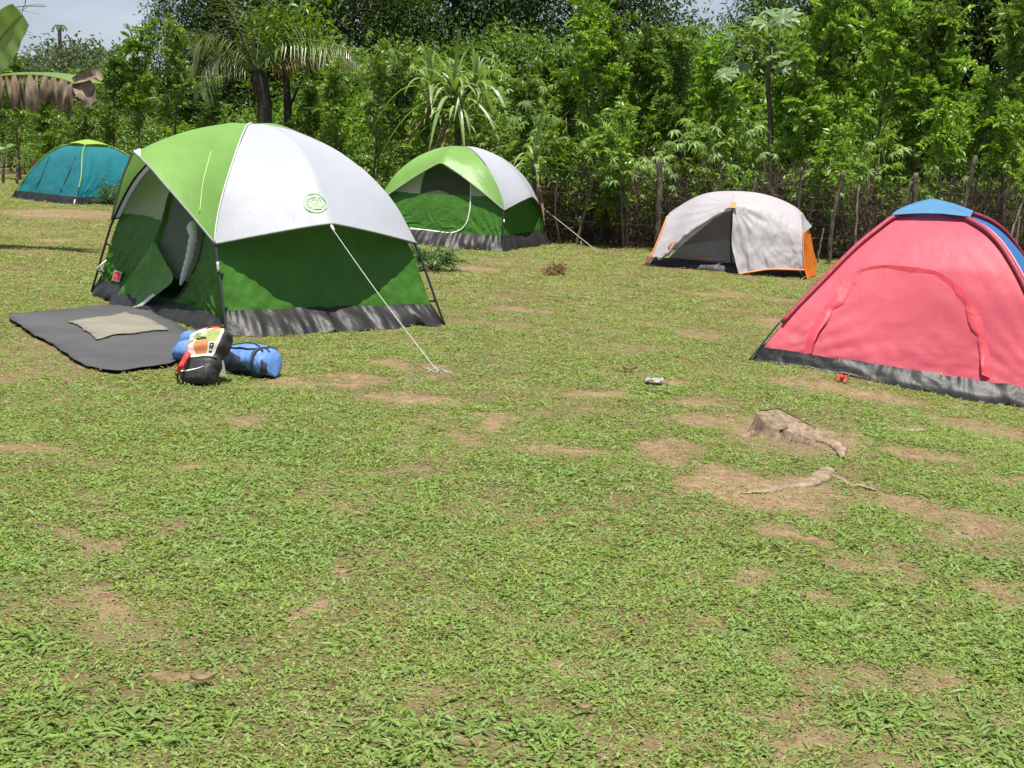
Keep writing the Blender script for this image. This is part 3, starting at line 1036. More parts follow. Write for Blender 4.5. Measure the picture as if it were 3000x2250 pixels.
arch = pixel_uv(Pr, z3([(975, 990), (1010, 890), (1065, 780), (1120, 690), (1185, 600), (1260, 545), (1335, 512), (1430, 500), (1530, 508), (1640, 522),
                        (1740, 548), (1830, 610), (1900, 690), (1950, 765), (1980, 860), (2000, 980), (2012, 1125)]))
ap = np.array([Pr[int(a), int(b)] for a, b in arch])
ap = resample(catmull(ap, 8), 130)
q = np.linspace(0, 1, 130)
cen = np.array([Pr[80, 40]])[0]
inw = nrm(cen - ap); inw = nrm(inw - red.out(0) * np.sum(inw * red.out(0), 1)[:, None])
ruf = np.clip(fbm(q * 17 + 2, q * 0, 3, 19) * 2.2 - 0.6, 0, 1)
wd = 0.055 + 0.040 * ruf * np.clip((0.42 - np.abs(q - 0.5)) * 8, 0, 1)
strip = np.stack([ap - inw * 0.012 + red.out(0) * 0.006,
                  ap + inw * (wd * 0.35)[:, None] + red.out(0) * (0.010 + 0.010 * ruf)[:, None],
                  ap + inw * (wd * 0.75)[:, None] + red.out(0) * (0.014 + 0.022 * ruf)[:, None],
                  ap + inw * wd[:, None] + red.out(0) * (0.006 + 0.026 * ruf)[:, None] - np.array([0, 0, 0.006])], 1)
m = MB(); m.grid(strip); m.build('door_piping', CORAL, T3)
m = MB(); m.tube(ap + inw * 0.055 + red.out(0) * 0.004, 0.004, 5); m.build('door_zip', DARK_RED, T3)
for (a, b) in ((1172, 1040), (1745, 1116)):
    uv = pixel_uv(Pr, z3([(a, b)]))[0]
    p = Pr[int(uv[0]), int(uv[1])] + red.out(0) * 0.03
    p = on_plane(*z3([(a, b)])[0], p, red.out(0))
    m = MB(); m.tube(np.array([p + [0, 0, 0.025], p + red.out(0) * 0.008, p - [0, 0, 0.028]]), [0.007, 0.011, 0.007], 6, flat=0.4)
    m.build('toggle', LIME, T3)
# pale piping on the two front edges
for i in (1,):
    S = red.pole(i, np.linspace(red.t_at(0.27), 0.9, 40), 1.0) + red.out(1) * 0.03
    m = MB(); m.tube(S, 0.006, 5); m.build('edge_piping', plain('pale_pink', (0.72, 0.32, 0.36), 0.5), T3)

# blue tent far left
bL, bF = G(37, 580), G(222, 601)
bu = nrm((bL - bF) * [1, 1, 0]); bv = np.array([bu[1], -bu[0], 0])
bw = np.linalg.norm(bL - bF)
bL = gp(bL); bF = gp(bF); bR = gp(bF + bv * bw); bB = gp(bL + bv * bw)
T4, blue = simple_dome('teal dome tent with lime green cap and seams far left by the bushes', [bL, bF, bR, bB], 1.09,
                       [TEAL] * 4, LIME, LIME, {1: (0.05, 0, 0)}, seed=150, tub=0.13, s_cap=0.25, amp=0.014, sr=0.010)
Pb = blue.wall(0, np.linspace(0, 1, 120)[:, None], np.linspace(blue.t_at(0.03), blue.t_at(0.95), 120)[None], 0.995, 150, 0.014)
z4 = lambda p: zp(p, 0, 0, 320 / 885)
for ln_ in ([(405, 1262), (375, 1340), (335, 1440), (300, 1510)], [(612, 1275), (575, 1370), (530, 1470), (492, 1560)]):
    uv = pixel_uv(Pb, z4(ln_))
    lp = np.array([Pb[int(a), int(b)] for a, b in uv]) + blue.out(0) * 0.008
    m = MB(); m.tube(resample(catmull(lp, 6), 30), 0.009, 5); m.build('door_zip', POLE, T4)
m = MB(); m.tube(np.array([bF + [0.0, -0.03, 0.10], bF + [-0.02, -0.07, -0.02]]), 0.012, 6); m.build('peg_loop', WHITE_TRIM, T4)

# ------------------------------------------------------------------ pale two person tent with orange trim
GREY_FLY = fabric('pale_grey_nylon', (0.43, 0.405, 0.42), 0.2, 0.5, 0.3, 8, var=0.03)
ORANGE = fabric('orange_nylon', (0.85, 0.22, 0.025), 0.3, 0.5, 0.3, 16)
ORANGE_TRIM = plain('orange_binding', (0.80, 0.25, 0.09), 0.6)
INNER_DARK = gauze('inner_mesh', (0.17, 0.17, 0.18), 0.94)
INNER_LIGHT = fabric('inner_grey', (0.24, 0.25, 0.265), 0.15, 0.6, 0.2)
wA = G(1882, 778); wB = G(2365, 820)
w1 = nrm((wB - wA) * [1, 1, 0]); w2 = np.array([-w1[1], w1[0], 0])


def wq(px, py, b):
    """picture point on the upright plane b metres behind the tent's front edge"""
    return on_plane(px, py, wA + w2 * b, w2)


z6 = lambda X, Yv: (1850 + 0.2577 * X, 540 + 0.2577 * Yv)
ridge = [(400, 365, .58), (440, 318, .60), (520, 262, .61), (640, 190, .62), (760, 130, .62), (880, 95, .62), (1000, 80, .62), (1160, 76, .62),
         (1300, 82, .62), (1450, 100, .62), (1600, 138, .62), (1750, 195, .62), (1870, 262, .61), (1935, 320, .60)]
ridge = catmull(np.array([wq(*z6(a, b), c) for a, b, c in ridge]), 8)
ipk = int(np.argmin(np.linalg.norm(ridge - wq(*z6(1160, 76), .62), axis=1)))
peak = wq(*z6(1160, 232), 0.06)


def coons(c0, c1, d0, d1, nu, nv):
    """c0,c1: bottom/top curves along u; d0,d1: left/right along v"""
    c0, c1 = resample(c0, nu), resample(c1, nu); d0, d1 = resample(d0, nv), resample(d1, nv)
    u = np.linspace(0, 1, nu)[:, None, None]; v = np.linspace(0, 1, nv)[None, :, None]
    S = c0[:, None] * (1 - v) + c1[:, None] * v + d0[None] * (1 - u) + d1[None] * u
    return S - (c0[0] * (1 - u) * (1 - v) + c0[-1] * u * (1 - v) + c1[0] * (1 - u) * v + c1[-1] * u * v)


T5 = thing('backpacking_tent', 'low pale grey tent with orange trim and half open door below the fence posts', 'tent', gp((wA + wB) / 2 + w2 * 0.5))
left_edge = catmull(np.array([wq(*z6(215, 830), 0.0), wq(*z6(300, 640), 0.12), wq(*z6(395, 395), 0.34), ridge[0]]), 8)
open_edge = catmull(np.array([wq(*z6(215, 850), 0.0), wq(*z6(330, 825), -0.03), wq(*z6(430, 760), -0.04), wq(*z6(560, 620), -0.05), wq(*z6(680, 520), -0.03), wq(*z6(900, 380), 0.02), peak]), 8)
nose = catmull(np.array([peak, wq(*z6(1162, 150), 0.32), ridge[ipk]]), 8)
PL = coons(open_edge, ridge[:ipk + 1], left_edge, nose, 50, 36)


def folds(P, centre, freq, amp, reach):
    c = np.asarray(centre)
    d = P - c
    r = np.linalg.norm(d, axis=-1)
    a = np.arctan2(d @ np.array([0, 0, 1.0]), d @ w1)
    return P - w2 * (amp * np.sin(a * freq + 3 * fbm(r * 3, a * 2, 2, 3)) * np.clip(r / 0.15, 0, 1) * np.exp(-(r / reach) ** 2))[..., None]


PL = folds(PL, peak, 34, 0.010, 0.75)
m = MB(); m.grid(PL); m.build('fly_panel', GREY_FLY, T5)
flap_edge = catmull(np.array([wq(*z6(1222, 1030), -0.24), wq(*z6(1180, 860), -0.20), wq(*z6(1140, 680), -0.13), wq(*z6(1148, 480), -0.06), peak]), 8)
flap_edge = np.concatenate([flap_edge[:-1], nose])
right_edge = catmull(np.array([wq(*z6(1968, 985), 0.0), wq(*z6(1955, 780), 0.06), wq(*z6(1950, 560), 0.16), wq(*z6(1930, 370), 0.42), ridge[-1]]), 8)
foot_edge = catmull(np.array([wq(*z6(1222, 1030), -0.24), wq(*z6(1400, 1000), -0.20), wq(*z6(1600, 975), -0.12), wq(*z6(1968, 985), 0.0)]), 8)
PR = coons(foot_edge, ridge[ipk:], flap_edge, right_edge, 60, 50)
PR = folds(PR, peak, 22, 0.012, 0.55)
uu, vv = np.meshgrid(np.linspace(0, 1, 60), np.linspace(0, 1, 50), indexing='ij')
crump = (fbm(uu * 7 + vv * 3, vv * 5 - uu * 4, 4, 88) - 0.5) * np.clip(1.25 - vv * 1.6, 0, 1)
PR = PR - w2 * (0.10 * crump)[..., None]
m = MB(); m.grid(PR); m.build('door_panel', GREY_FLY, T5)
back = np.stack([ridge + w2 * 0.003, ridge + w2 * 0.3 - [0, 0, 0.12], ridge * [1, 1, 0] + w2 * 0.66 + np.array([0, 0, 1]) * (gz(ridge[:, 0], ridge[:, 1])[:, None] + 0.06)], 1)
m = MB(); m.grid(back); m.build('fly_panel', GREY_FLY, T5)
m = MB(); m.tube(left_edge[:-3] - w2 * 0.01, 0.012, 6, flat=0.5); m.build('edge_binding', ORANGE_TRIM, T5)
m = MB(); m.tube(right_edge[:18] - w2 * 0.012, 0.011, 6, flat=0.5); m.build('edge_binding', ORANGE_TRIM, T5)
m = MB(); m.tube(foot_edge - w2 * 0.012 + [0, 0, 0.012], 0.017, 8, flat=0.6); m.build('edge_binding', ORANGE_TRIM, T5)
# rolled half of the door along the opening
ro = open_edge[6:-3] - w2 * 0.012 - np.array([0, 0, 0.012])
m = MB(); m.tube(ro, 0.022 + 0.008 * np.sin(np.arange(len(ro)) * 0.9), 10); m.build('rolled_door', GREY_FLY, T5)
m = MB(); m.tube(catmull(np.array([wq(*z6(480, 640), -0.12), wq(*z6(455, 670), -0.14), wq(*z6(425, 715), -0.13), wq(*z6(425, 745), -0.12)]), 5), 0.02, 8, flat=0.5); m.build('tie_tab', ORANGE_TRIM, T5)
for (X, Yv) in ((862, 480),):
    p = wq(*z6(X, Yv), -0.04)
    a = np.linspace(0, 2 * pi, 16)
    m = MB(); m.tube(p + np.outer(np.cos(a), w1) * 0.02 + np.outer(np.sin(a), [0, 0, 1]) * 0.02, 0.005, 5, cap=False); m.build('toggle', POLE, T5)
# orange tip at the peak
g_ = np.linspace(-1, 1, 5)
tip = peak - w2 * 0.015 + g_[:, None, None] * w1 * 0.045 * (1.0 - 0.4 * g_[None, :, None]) + g_[None, :, None] * (np.array([0, 0, 1]) * 0.035 + w2 * 0.03) - w2 * 0.02
m = MB(); m.grid(tip); m.build('peak_patch', ORANGE_TRIM, T5)
# strap at the left corner
m = MB(); m.tube(np.array([wq(*z6(215, 800), -0.01), wq(*z6(205, 850), -0.02), wq(*z6(160, 890), -0.02), wq(*z6(110, 930), -0.02)]), [0.035, 0.03, 0.014, 0.008], 8, flat=0.4)
m.build('corner_strap', ORANGE, T5)
# orange end wall and the pale ear above it
oc = [wq(*z6(1958, 560), 0.14), wq(*z6(2022, 505), 0.75), wq(*z6(2108, 905), 1.05), wq(*z6(2092, 1030), 0.55), wq(*z6(1998, 1085), -0.02)]
OR = coons(np.array([oc[4], oc[3], oc[2]]), np.array([oc[0], oc[1]]), np.array([oc[4], wq(*z6(1970, 985), 0.0), oc[0]]), np.array([oc[2], oc[1]]), 14, 20)
OR = OR + w1 * (0.02 * (fbm(np.linspace(0, 6, 14)[:, None], np.linspace(0, 5, 20)[None] + 0 * np.linspace(0, 6, 14)[:, None], 3, 4) - 0.5))[..., None]
m = MB(); m.grid(OR); m.build('end_wall', ORANGE, T5)
er = coons(np.array([oc[0], wq(*z6(2052, 478), 0.80)]), np.array([ridge[-1], ridge[-1] + w1 * 0.01]), np.array([oc[0], wq(*z6(1940, 420), 0.36), ridge[-1]]),
           np.array([wq(*z6(2052, 478), 0.80), wq(*z6(1990, 400), 0.75), ridge[-1] + w1 * 0.01]), 8, 12)
m = MB(); m.grid(er); m.build('fly_ear', GREY_FLY, T5)
# inner tent seen through the doorway
def wpatch(name, pts, b, mat, b2=None):
    P = [wq(*z6(X, Yv), b if b2 is None else bb) for (X, Yv), bb in zip(pts, b2 or [b] * len(pts))]
    g = np.linspace(0, 1, 14)
    S = coons(np.array([P[0], P[1]]), np.array([P[3], P[2]]), np.array([P[0], P[3]]), np.array([P[1], P[2]]), 14, 10)
    S = S - w2 * (0.02 * (fbm(g[:, None] * 5, np.linspace(0, 3, 10)[None] + 0 * g[:, None], 3, 7) - 0.5))[..., None]
    m = MB(); m.grid(S); return m.build(name, mat, T5)


wpatch('inner_door', [(560, 700), (1260, 590), (1235, 275), (1010, 330)], 0.2, INNER_DARK)
wpatch('inner_wall', [(300, 960), (1260, 990), (1260, 590), (560, 700)], 0.21, INNER_LIGHT)
m = MB(); m.tube(np.array([wq(*z6(560, 828), 0.22), wq(*z6(800, 845), 0.22), wq(*z6(1230, 868), 0.22)]), 0.009, 6); m.build('inner_zip', ORANGE_TRIM, T5)
skt = np.array([wq(*z6(X, Yv), 0.04) for X, Yv in ((150, 905), (450, 925), (800, 965), (1150, 1000), (1500, 1040), (1750, 1070), (1975, 1092))])
skt[:, 2] = gz(skt[:, 0], skt[:, 1]) + 0.004
u = np.linspace(0, 1, 60)
sk0 = resample(skt, 60)
sk1 = sk0 + w2 * 0.13 + [0, 0, 0.11] + np.array([0, 0, 1]) * (0.03 * (fbm(u * 9, u * 0, 3, 3) - 0.5))[:, None]
skm = (sk0 + sk1) / 2 - w2 * (0.02 + 0.04 * fbm(u * 8, u * 0 + 5, 3, 5))[:, None] + [0, 0, 0.01]
m = MB(); m.grid(np.stack([sk0, skm, sk1], 1)); m.build('floor_skirt', TUB, T5)
m = MB(); m.tube(np.array([wq(*z6(1150, 235), 0.2), wq(*z6(1125, 600), 0.12), wq(*z6(1140, 960), 0.1)]), 0.012, 6); m.build('pole', POLE, T5)

# ------------------------------------------------------------------ things on the grass
from mathutils.geometry import delaunay_2d_cdt


def ground_sheet(name, outline, lift, mat, label, cat, seed, amp=0.012, step=0.09, thick=0.004):
    P = np.array([G(*p)[:2] for p in outline])
    P = np.concatenate([P, P[:1]]); P = resample(P, 130)[:-1]
    P = P + (np.stack([fbm(np.arange(len(P)) * 0.9, np.arange(len(P)) * 0, 3, seed), fbm(np.arange(len(P)) * 0.9, np.arange(len(P)) * 0 + 7, 3, seed)], 1) - 0.5) * 0.02
    lo, hi = P.min(0), P.max(0)
    xs = np.arange(lo[0], hi[0], step); ys_ = np.arange(lo[1], hi[1], step)
    X, Yy = np.meshgrid(xs, ys_); X = X.ravel(); Yy = Yy.ravel()
    k = in_poly(X, Yy, P)
    d = np.min(np.hypot(X[:, None] - P[None, :, 0], Yy[:, None] - P[None, :, 1]), 1)
    k &= d > step * 0.4
    pts = [Vector(p) for p in P.tolist()] + [Vector(p) for p in np.stack([X[k], Yy[k]], 1).tolist()]
    n = len(P)
    v, e, f, *_ = delaunay_2d_cdt(pts, [(i, (i + 1) % n) for i in range(n)], [], 1, 1e-5)
    V = np.array([p[:] for p in v])
    z = gz(V[:, 0], V[:, 1]) + lift + amp * (fbm(V[:, 0] * 3.1, V[:, 1] * 3.1, 3, seed) - 0.3) * 2
    V3 = np.stack([V[:, 0], V[:, 1], z], 1)
    c = V3.mean(0); 
    me = np_mesh(name, V3 - c, np.array([list(q) for q in f if len(q) == 3]), mat)
    o = bpy.data.objects.new(name, me); o.location = c.tolist(); COL.objects.link(o)
    sl = o.modifiers.new('thickness', 'SOLIDIFY'); sl.thickness = thick; sl.offset = -1
    return tag(o, label, cat)


z5 = lambda p: zp(p, 0, 880, 560 / 2212)
CLOTH = fabric('dark_grey_ground_cloth', (0.070, 0.070, 0.072), 0.0, 0.75, 0.35, 5, spec=0.2, var=0.22)
MAT_B = fabric('beige_mat', (0.20, 0.185, 0.152), 0.0, 0.85, 0.4, 9, spec=0.1, var=0.14)
ground_sheet('ground_cloth', z5([(105, 195), (250, 178), (385, 168), (430, 150), (490, 165), (750, 140), (1000, 112), (1250, 80), (1440, 90), (1760, 170), (2200, 390), (2330, 600), (2000, 780), (1850, 795), (1560, 825),
             (1400, 862), (1150, 832), (1000, 792), (840, 712), (700, 615), (640, 560), (520, 490), (330, 400), (230, 325), (120, 262)]), 0.022, CLOTH,
             'dark grey ground cloth spread before the door of the large tent', 'ground cloth', 3, 0.014)
ground_sheet('floor_mat', z5([(788, 295), (930, 270), (1080, 250), (1270, 236), (1450, 195), (1700, 258), (1850, 330), (1960, 395), (1780, 405), (1550, 440), (1300, 460), (1120, 500), (1040, 430),
             (960, 385), (860, 325)]), 0.036, MAT_B, 'small beige mat lying on the dark ground cloth', 'mat', 3, 0.014, 0.06, 0.006)

# blue roll
z7 = lambda X, Yv: (420 + 0.1989 * X, 900 + 0.1989 * Yv)
BLUE_BAG = fabric('blue_bag_cloth', (0.11, 0.22, 0.50), 0.05, 0.5, 0.45, 14, spec=0.4, var=0.15)
NAVY = fabric('navy_cloth_and_shade', (0.035, 0.05, 0.07), 0.0, 0.6, 0.3, 20)
ra = G(*z7(420, 850)); rb = G(*z7(1800, 1080))
ax = nrm((rb - ra) * [1, 1, 0]); sd = np.array([-ax[1], ax[0], 0])
T6 = thing('bag_roll', 'long blue stuffed roll bag lying at the front corner of the large tent', 'bag', gp((ra + rb) / 2))
LEN = np.linalg.norm(rb - ra)
k = np.linspace(0, 1, 60)
rad = np.interp(k, [0, .03, .08, .2, .40, .5, .58, .8, .92, .97, 1], [.02, .062, .080, .088, .082, .076, .098, .106, .104, .085, .004])
an = np.linspace(0, 2 * pi, 40)
cenl = ra + sd * 0.09 + np.outer(k, ax) * (LEN + 0.06) - ax * 0.05
cenl[:, 2] = gz(cenl[:, 0], cenl[:, 1]) + rad * 0.9 + 0.012
rr2 = rad[:, None] * (1 + 0.55 * (fbm(k[:, None] * 9, np.cos(an)[None] * 1.3 + 2, 3, 9) - 0.5) + 0.05 * np.sin(k[:, None] * 30 + an[None] * 3) * (fbm(k[:, None] * 5, an[None], 2, 4)))
SH = cenl[:, None] + sd * (rr2 * np.cos(an)[None] * 1.08)[..., None] + np.array([0, 0, 1]) * (rr2 * np.sin(an)[None] * 0.86)[..., None]
m = MB(); m.grid(SH); m.build('roll', BLUE_BAG, T6)
for kk in (0.9,):
    i0 = int(kk * 59)
    m = MB(); m.tube(SH[i0] + (SH[i0] - cenl[i0]) * 0.05, 0.012, 6, cap=False); m.build('strap', NAVY, T6)
m = MB(); m.tube((SH[31:56, 13] + [0, 0, 0.005]), 0.006, 6); m.build('crease_shade', NAVY, T6)  # dark strips laid along the roll to draw in the shade of its creases
m = MB(); m.tube((SH[34:57, 10] + [0, 0, 0.006]), 0.004, 6); m.build('crease_shade', NAVY, T6)
# small folded flap behind the roll
p0 = G(*z7(620, 560)); p0 = p0 + sd * 0.05
hump = np.linspace(0, pi, 16)
S = np.stack([p0 + ax * (xx) + np.outer(np.cos(hump), sd) * 0.06 * f + np.outer(np.sin(hump), [0, 0, 1]) * 0.10 * f for xx, f in zip(np.linspace(-0.10, 0.14, 10), [.3, .7, .9, 1, 1, 1, 1, .9, .7, .3])])
m = MB(); m.grid(S); m.build('side_flap', BLUE_BAG, T6)
# two dark sheets put in as the shade of folds on the bag's near side
for (kc, w_, d_) in ((0.70, 0.09, 0.075), (0.955, 0.05, 0.075)):
    i0 = int(kc * 59)
    c0 = cenl[i0] - sd * (rad[i0] * 0.78) + [0, 0, -0.012]
    g_ = np.linspace(-1, 1, 9)
    sheet = c0 + g_[:, None, None] * ax * w_ + g_[None, :, None] * np.array([0, 0, 1]) * d_ * (0.75 - 0.35 * g_[:, None, None]) - sd * (0.03 - 0.012 * g_[None, :, None] ** 2 + 0.010 * np.sin(g_[:, None, None] * 4))
    m = MB(); m.grid(sheet); m.build('fold_shade', NAVY, T6)

# backpack
BLACK_CLOTH = fabric('black_pack_cloth', (0.035, 0.032, 0.034), 0.0, 0.55, 0.4, 16, spec=0.35, var=0.2)
pb = G(*z7(800, 1165)) + [0, 0.02, 0]
T7 = thing('backpack', 'black backpack with a colourful printed panel and red straps leaning on the blue roll', 'backpack', pb)
pt_ = Y(*z7(1000, 330), pb[1] + 0.24)
up_ = nrm(pt_ - pb); LB = np.linalg.norm(pt_ - pb)
rt_ = nrm(np.cross(up_, np.array([0.45, 1.0, -0.35]))); fr_ = nrm(np.cross(rt_, up_))       # fr_: outwards, towards the camera
if fr_[1] > 0: fr_ = -fr_; rt_ = -rt_
ks = np.linspace(0, 1, 40); an = np.linspace(0, 2 * pi, 48)
hw = np.interp(ks, [0, .03, .1, .4, .48, .6, .85, .95, 1], [.05, .09, .105, .115, .12, .14, .135, .10, .03])
hd = np.interp(ks, [0, .04, .15, .38, .46, .6, .85, .95, 1], [.03, .065, .08, .075, .055, .085, .08, .055, .02])
sgp = lambda v, e: np.sign(v) * np.abs(v) ** e
lumps = 1 + 0.16 * (fbm(ks[:, None] * 6, np.cos(an)[None] * 1.5 + np.sin(an)[None], 3, 13) - 0.5) * 2
BP = pb + (up_ * (LB * ks)[:, None])[:, None] + rt_ * (hw[:, None] * sgp(np.cos(an), .65)[None] * lumps)[..., None] + fr_ * (hd[:, None] * sgp(np.sin(an), .65)[None] * lumps)[..., None]
BP = BP + rt_ * (0.05 * (ks - 0.35))[:, None, None]
gnd = gz(BP[..., 0], BP[..., 1]) + 0.004
BP[..., 2] = np.maximum(BP[..., 2], gnd)
m = MB(); m.grid(BP); pack = m.build('pack_body', BLACK_CLOTH, T7)


def on_pack(k, a, off=0.004):
    k = np.clip(k, 0, 0.995) * 39; a = (a % (2 * pi)) / (2 * pi) * 47
    i = np.floor(k).astype(int); j = np.floor(a).astype(int); fi = (k - i)[..., None]; fj = (a - j)[..., None]
    i2 = np.minimum(i + 1, 39); j2 = (j + 1) % 48
    P = (BP[i, j] * (1 - fi) + BP[i2, j] * fi) * (1 - fj) + (BP[i, j2] * (1 - fi) + BP[i2, j2] * fi) * fj
    c = pb + up_ * (LB * (k / 39))[..., None]
    return P + nrm(P - c) * off


def pack_patch(name, pts, mat, off, parent=pack):
    """four corners (k, angle in degrees) of a printed area"""
    c = np.array([(a, radians(b - 34)) for a, b in pts])
    g = np.linspace(0, 1, 10)
    uu, vv = np.meshgrid(g, g, indexing='ij')
    q = (c[0] * ((1 - uu) * (1 - vv))[..., None] + c[1] * (uu * (1 - vv))[..., None] + c[2] * (uu * vv)[..., None] + c[3] * ((1 - uu) * vv)[..., None])
    m = MB(); m.grid(on_pack(q[..., 0], q[..., 1], off)); return m.build(name, mat, parent)


pm = {n: plain('print_' + n, c, 0.45, 0.4) for n, c in dict(cream=(0.62, 0.58, 0.48), white=(0.74, 0.74, 0.72), green=(0.20, 0.30, 0.08), olive=(0.33, 0.36, 0.12), orange=(0.62, 0.24, 0.10), pink=(0.66, 0.30, 0.26), dark=(0.03, 0.03, 0.03), brown=(0.28, 0.13, 0.07)).items()}
pack_patch('printed_panel', [(0.42, 178), (0.42, 80), (0.96, 70), (0.96, 172)], pm['cream'], 0.005)
for pts, c in ([[(0.78, 170), (0.80, 128), (0.95, 125), (0.95, 168)], 'white'], [[(0.66, 128), (0.66, 88), (0.90, 84), (0.90, 122)], 'olive'], [[(0.74, 146), (0.72, 126), (0.83, 128), (0.84, 146)], 'green'],
               [[(0.70, 134), (0.69, 118), (0.75, 120), (0.76, 132)], 'dark'], [[(0.44, 132), (0.44, 108), (0.68, 112), (0.68, 136)], 'orange'], [[(0.45, 176), (0.45, 158), (0.70, 162), (0.70, 176)], 'pink'],
               [[(0.44, 156), (0.44, 138), (0.62, 142), (0.62, 154)], 'white'], [[(0.43, 104), (0.43, 92), (0.62, 92), (0.62, 106)], 'dark'], [[(0.46, 100), (0.46, 96), (0.60, 97), (0.60, 102)], 'white'],
               [[(0.52, 106), (0.50, 84), (0.53, 84), (0.55, 106)], 'white'], [[(0.66, 160), (0.70, 140), (0.72, 141), (0.69, 162)], 'brown'], [[(0.84, 118), (0.90, 84), (0.94, 84), (0.90, 118)], 'brown']):
    pack_patch('print_patch', pts, pm[c], 0.0065)
# curved white mark on the front pocket
t = np.linspace(0, 1, 24)
a_ = np.radians(150 - 92 * t); kk = 0.235 - 0.075 * np.sin(t * pi * 0.9) + 0.02 * t
th = 0.036 * (1 - t) ** 0.8 * np.clip(t * 9, 0.25, 1) + 0.003
m = MB(); m.grid(np.stack([on_pack(kk + th / 2, a_, 0.005), on_pack(kk - th / 2, a_, 0.005)], 1)); m.build('curved_mark', pm['white'], pack)
zipk = np.linspace(0, 1, 40)
m = MB(); m.tube(on_pack(0.40 + 0 * zipk, np.radians(20 + 155 * zipk), 0.003), 0.006, 6); m.build('zip', POLE, pack)
m = MB(); m.tube(on_pack(0.955 - 0.0 * zipk, np.radians(40 + 110 * zipk), 0.006), 0.010, 6, flat=0.5); m.build('red_trim', RED, pack)
sp = [on_pack(np.array(0.60), np.radians(178), 0.01), Y(*z7(650, 690), pb[1] + 0.02), Y(*z7(590, 800), pb[1] - 0.01), Y(*z7(530, 905), pb[1] + 0.0), G(*z7(505, 985)) + [0, 0, 0.02], G(*z7(580, 1000)) + [0, 0, 0.03]]
m = MB(); m.tube(resample(catmull(np.array(sp), 8), 40), np.interp(np.linspace(0, 1, 40), [0, .1, .35, .7, .8, 1], [.018, .020, .016, .008, .022, .016]), 8, flat=0.35); m.build('shoulder_strap', RED, T7)
sp = [on_pack(np.array(0.93), np.radians(95), 0.004), on_pack(np.array(1.0), np.radians(90), 0.05), on_pack(np.array(0.95), np.radians(50), 0.03), on_pack(np.array(0.9), np.radians(48), 0.0)]
m = MB(); m.tube(resample(catmull(np.array(sp), 8), 20), 0.009, 6, flat=0.5); m.build('grab_handle', BLACK_CLOTH, T7)
# grey tag beside the pocket
pg = G(*z7(1100, 1010))
g_ = np.linspace(0, 1, 6)
S = pg + g_[:, None, None] * np.array([0.10, 0.0, -0.015]) + g_[None, :, None] * np.array([-0.03, 0.05, 0.10]) + np.array([-0.04, -0.02, 0.012])
m = MB(); m.grid(S); m.build('side_pocket', plain('grey_green_cloth', (0.20, 0.21, 0.17), 0.8), T7)
# thin black headband of cloth piled at its foot


# ------------------------------------------------------------------ leaves
def leaf_geo(O, D, Nn, Ln, W, fold=0.25, droop=0.25):
    """folded leaves: base point, direction, upper side, length, width -> verts and triangles (2 per half, pointed)"""
    n = len(O)
    D = nrm(D); S = nrm(np.cross(D, Nn)); U = np.cross(S, D)
    Ln = np.broadcast_to(Ln, (n,))[:, None]; W = np.broadcast_to(W, (n,))[:, None]
    mid = O + D * Ln * 0.42 - U * Ln * droop * 0.12
    l = mid + S * W * 0.5 + U * W * fold
    r = mid - S * W * 0.5 + U * W * fold
    tip = O + D * Ln * (1 - droop * 0.15) - U * Ln * droop
    V = np.stack([O, l, tip, r, mid], 1).reshape(-1, 3)
    b = np.arange(n)[:, None] * 5
    F = np.concatenate([b + [0, 4, 1], b + [1, 4, 2], b + [0, 3, 4], b + [3, 2, 4]], 0)
    return V, F


def leaf2_geo(O, D, Nn, Ln, W, fold=0.25):
    """cheaper leaf: two triangles"""
    n = len(O)
    D = nrm(D); S = nrm(np.cross(D, Nn)); U = np.cross(S, D)
    Ln = np.broadcast_to(Ln, (n,))[:, None]; W = np.broadcast_to(W, (n,))[:, None]
    mid = O + D * Ln * 0.45
    V = np.stack([O, mid + S * W * 0.5 + U * W * fold, O + D * Ln - U * Ln * 0.12, mid - S * W * 0.5 + U * W * fold], 1).reshape(-1, 3)
    b = np.arange(n)[:, None] * 4
    return V, np.concatenate([b + [0, 2, 1], b + [0, 3, 2]], 0)


def rdir(n, up=0.0, r=rng):
    v = r.normal(size=(n, 3)); v[:, 2] += up
    return nrm(v)


def pinnate(O, D, Ln, pairs, lw, r, leaflen=0.4):
    """compound leaves: leaflets in two ranks along a drooping stalk"""
    n = len(O)
    D = nrm(D)
    out_ = D * [1, 1, 0]
    S = nrm(np.cross(D, np.array([0, 0, 0.75]) + 0.55 * out_ + 0.3 * r.normal(size=(n, 3)))); U = np.cross(S, D)
    Vs, Ds, Ns, Ls = [], [], [], []
    for k in range(pairs):
        f = 0.18 + 0.80 * k / (pairs - 1)
        base = O + D * (Ln * f)[:, None] - np.array([0, 0, 1]) * (Ln * 0.40 * f * f)[:, None]
        for sg in (-1, 1):
            d = S * sg * 0.9 + D * 0.55 - np.array([0, 0, 0.25]) + 0.18 * r.normal(size=(n, 3))
            Vs.append(base); Ds.append(d); Ns.append(U + 0.55 * r.normal(size=(n, 3)))
            Ls.append(Ln * leaflen * (1 - 0.35 * abs(f - 0.55)) * r.uniform(.8, 1.15, n))
    Ls = np.concatenate(Ls)
    return leaf2_geo(np.concatenate(Vs), np.concatenate(Ds), np.concatenate(Ns), Ls, Ls * lw)


class Leaves:
    def __init__(s): s.V = []; s.F = []; s.n = 0
    def add(s, VF):
        V, F = VF
        s.V.append(V); s.F.append(F + s.n); s.n += len(V)
    def mesh(s, name, mat): return np_mesh(name, np.concatenate(s.V), np.concatenate(s.F), mat, smooth=False)


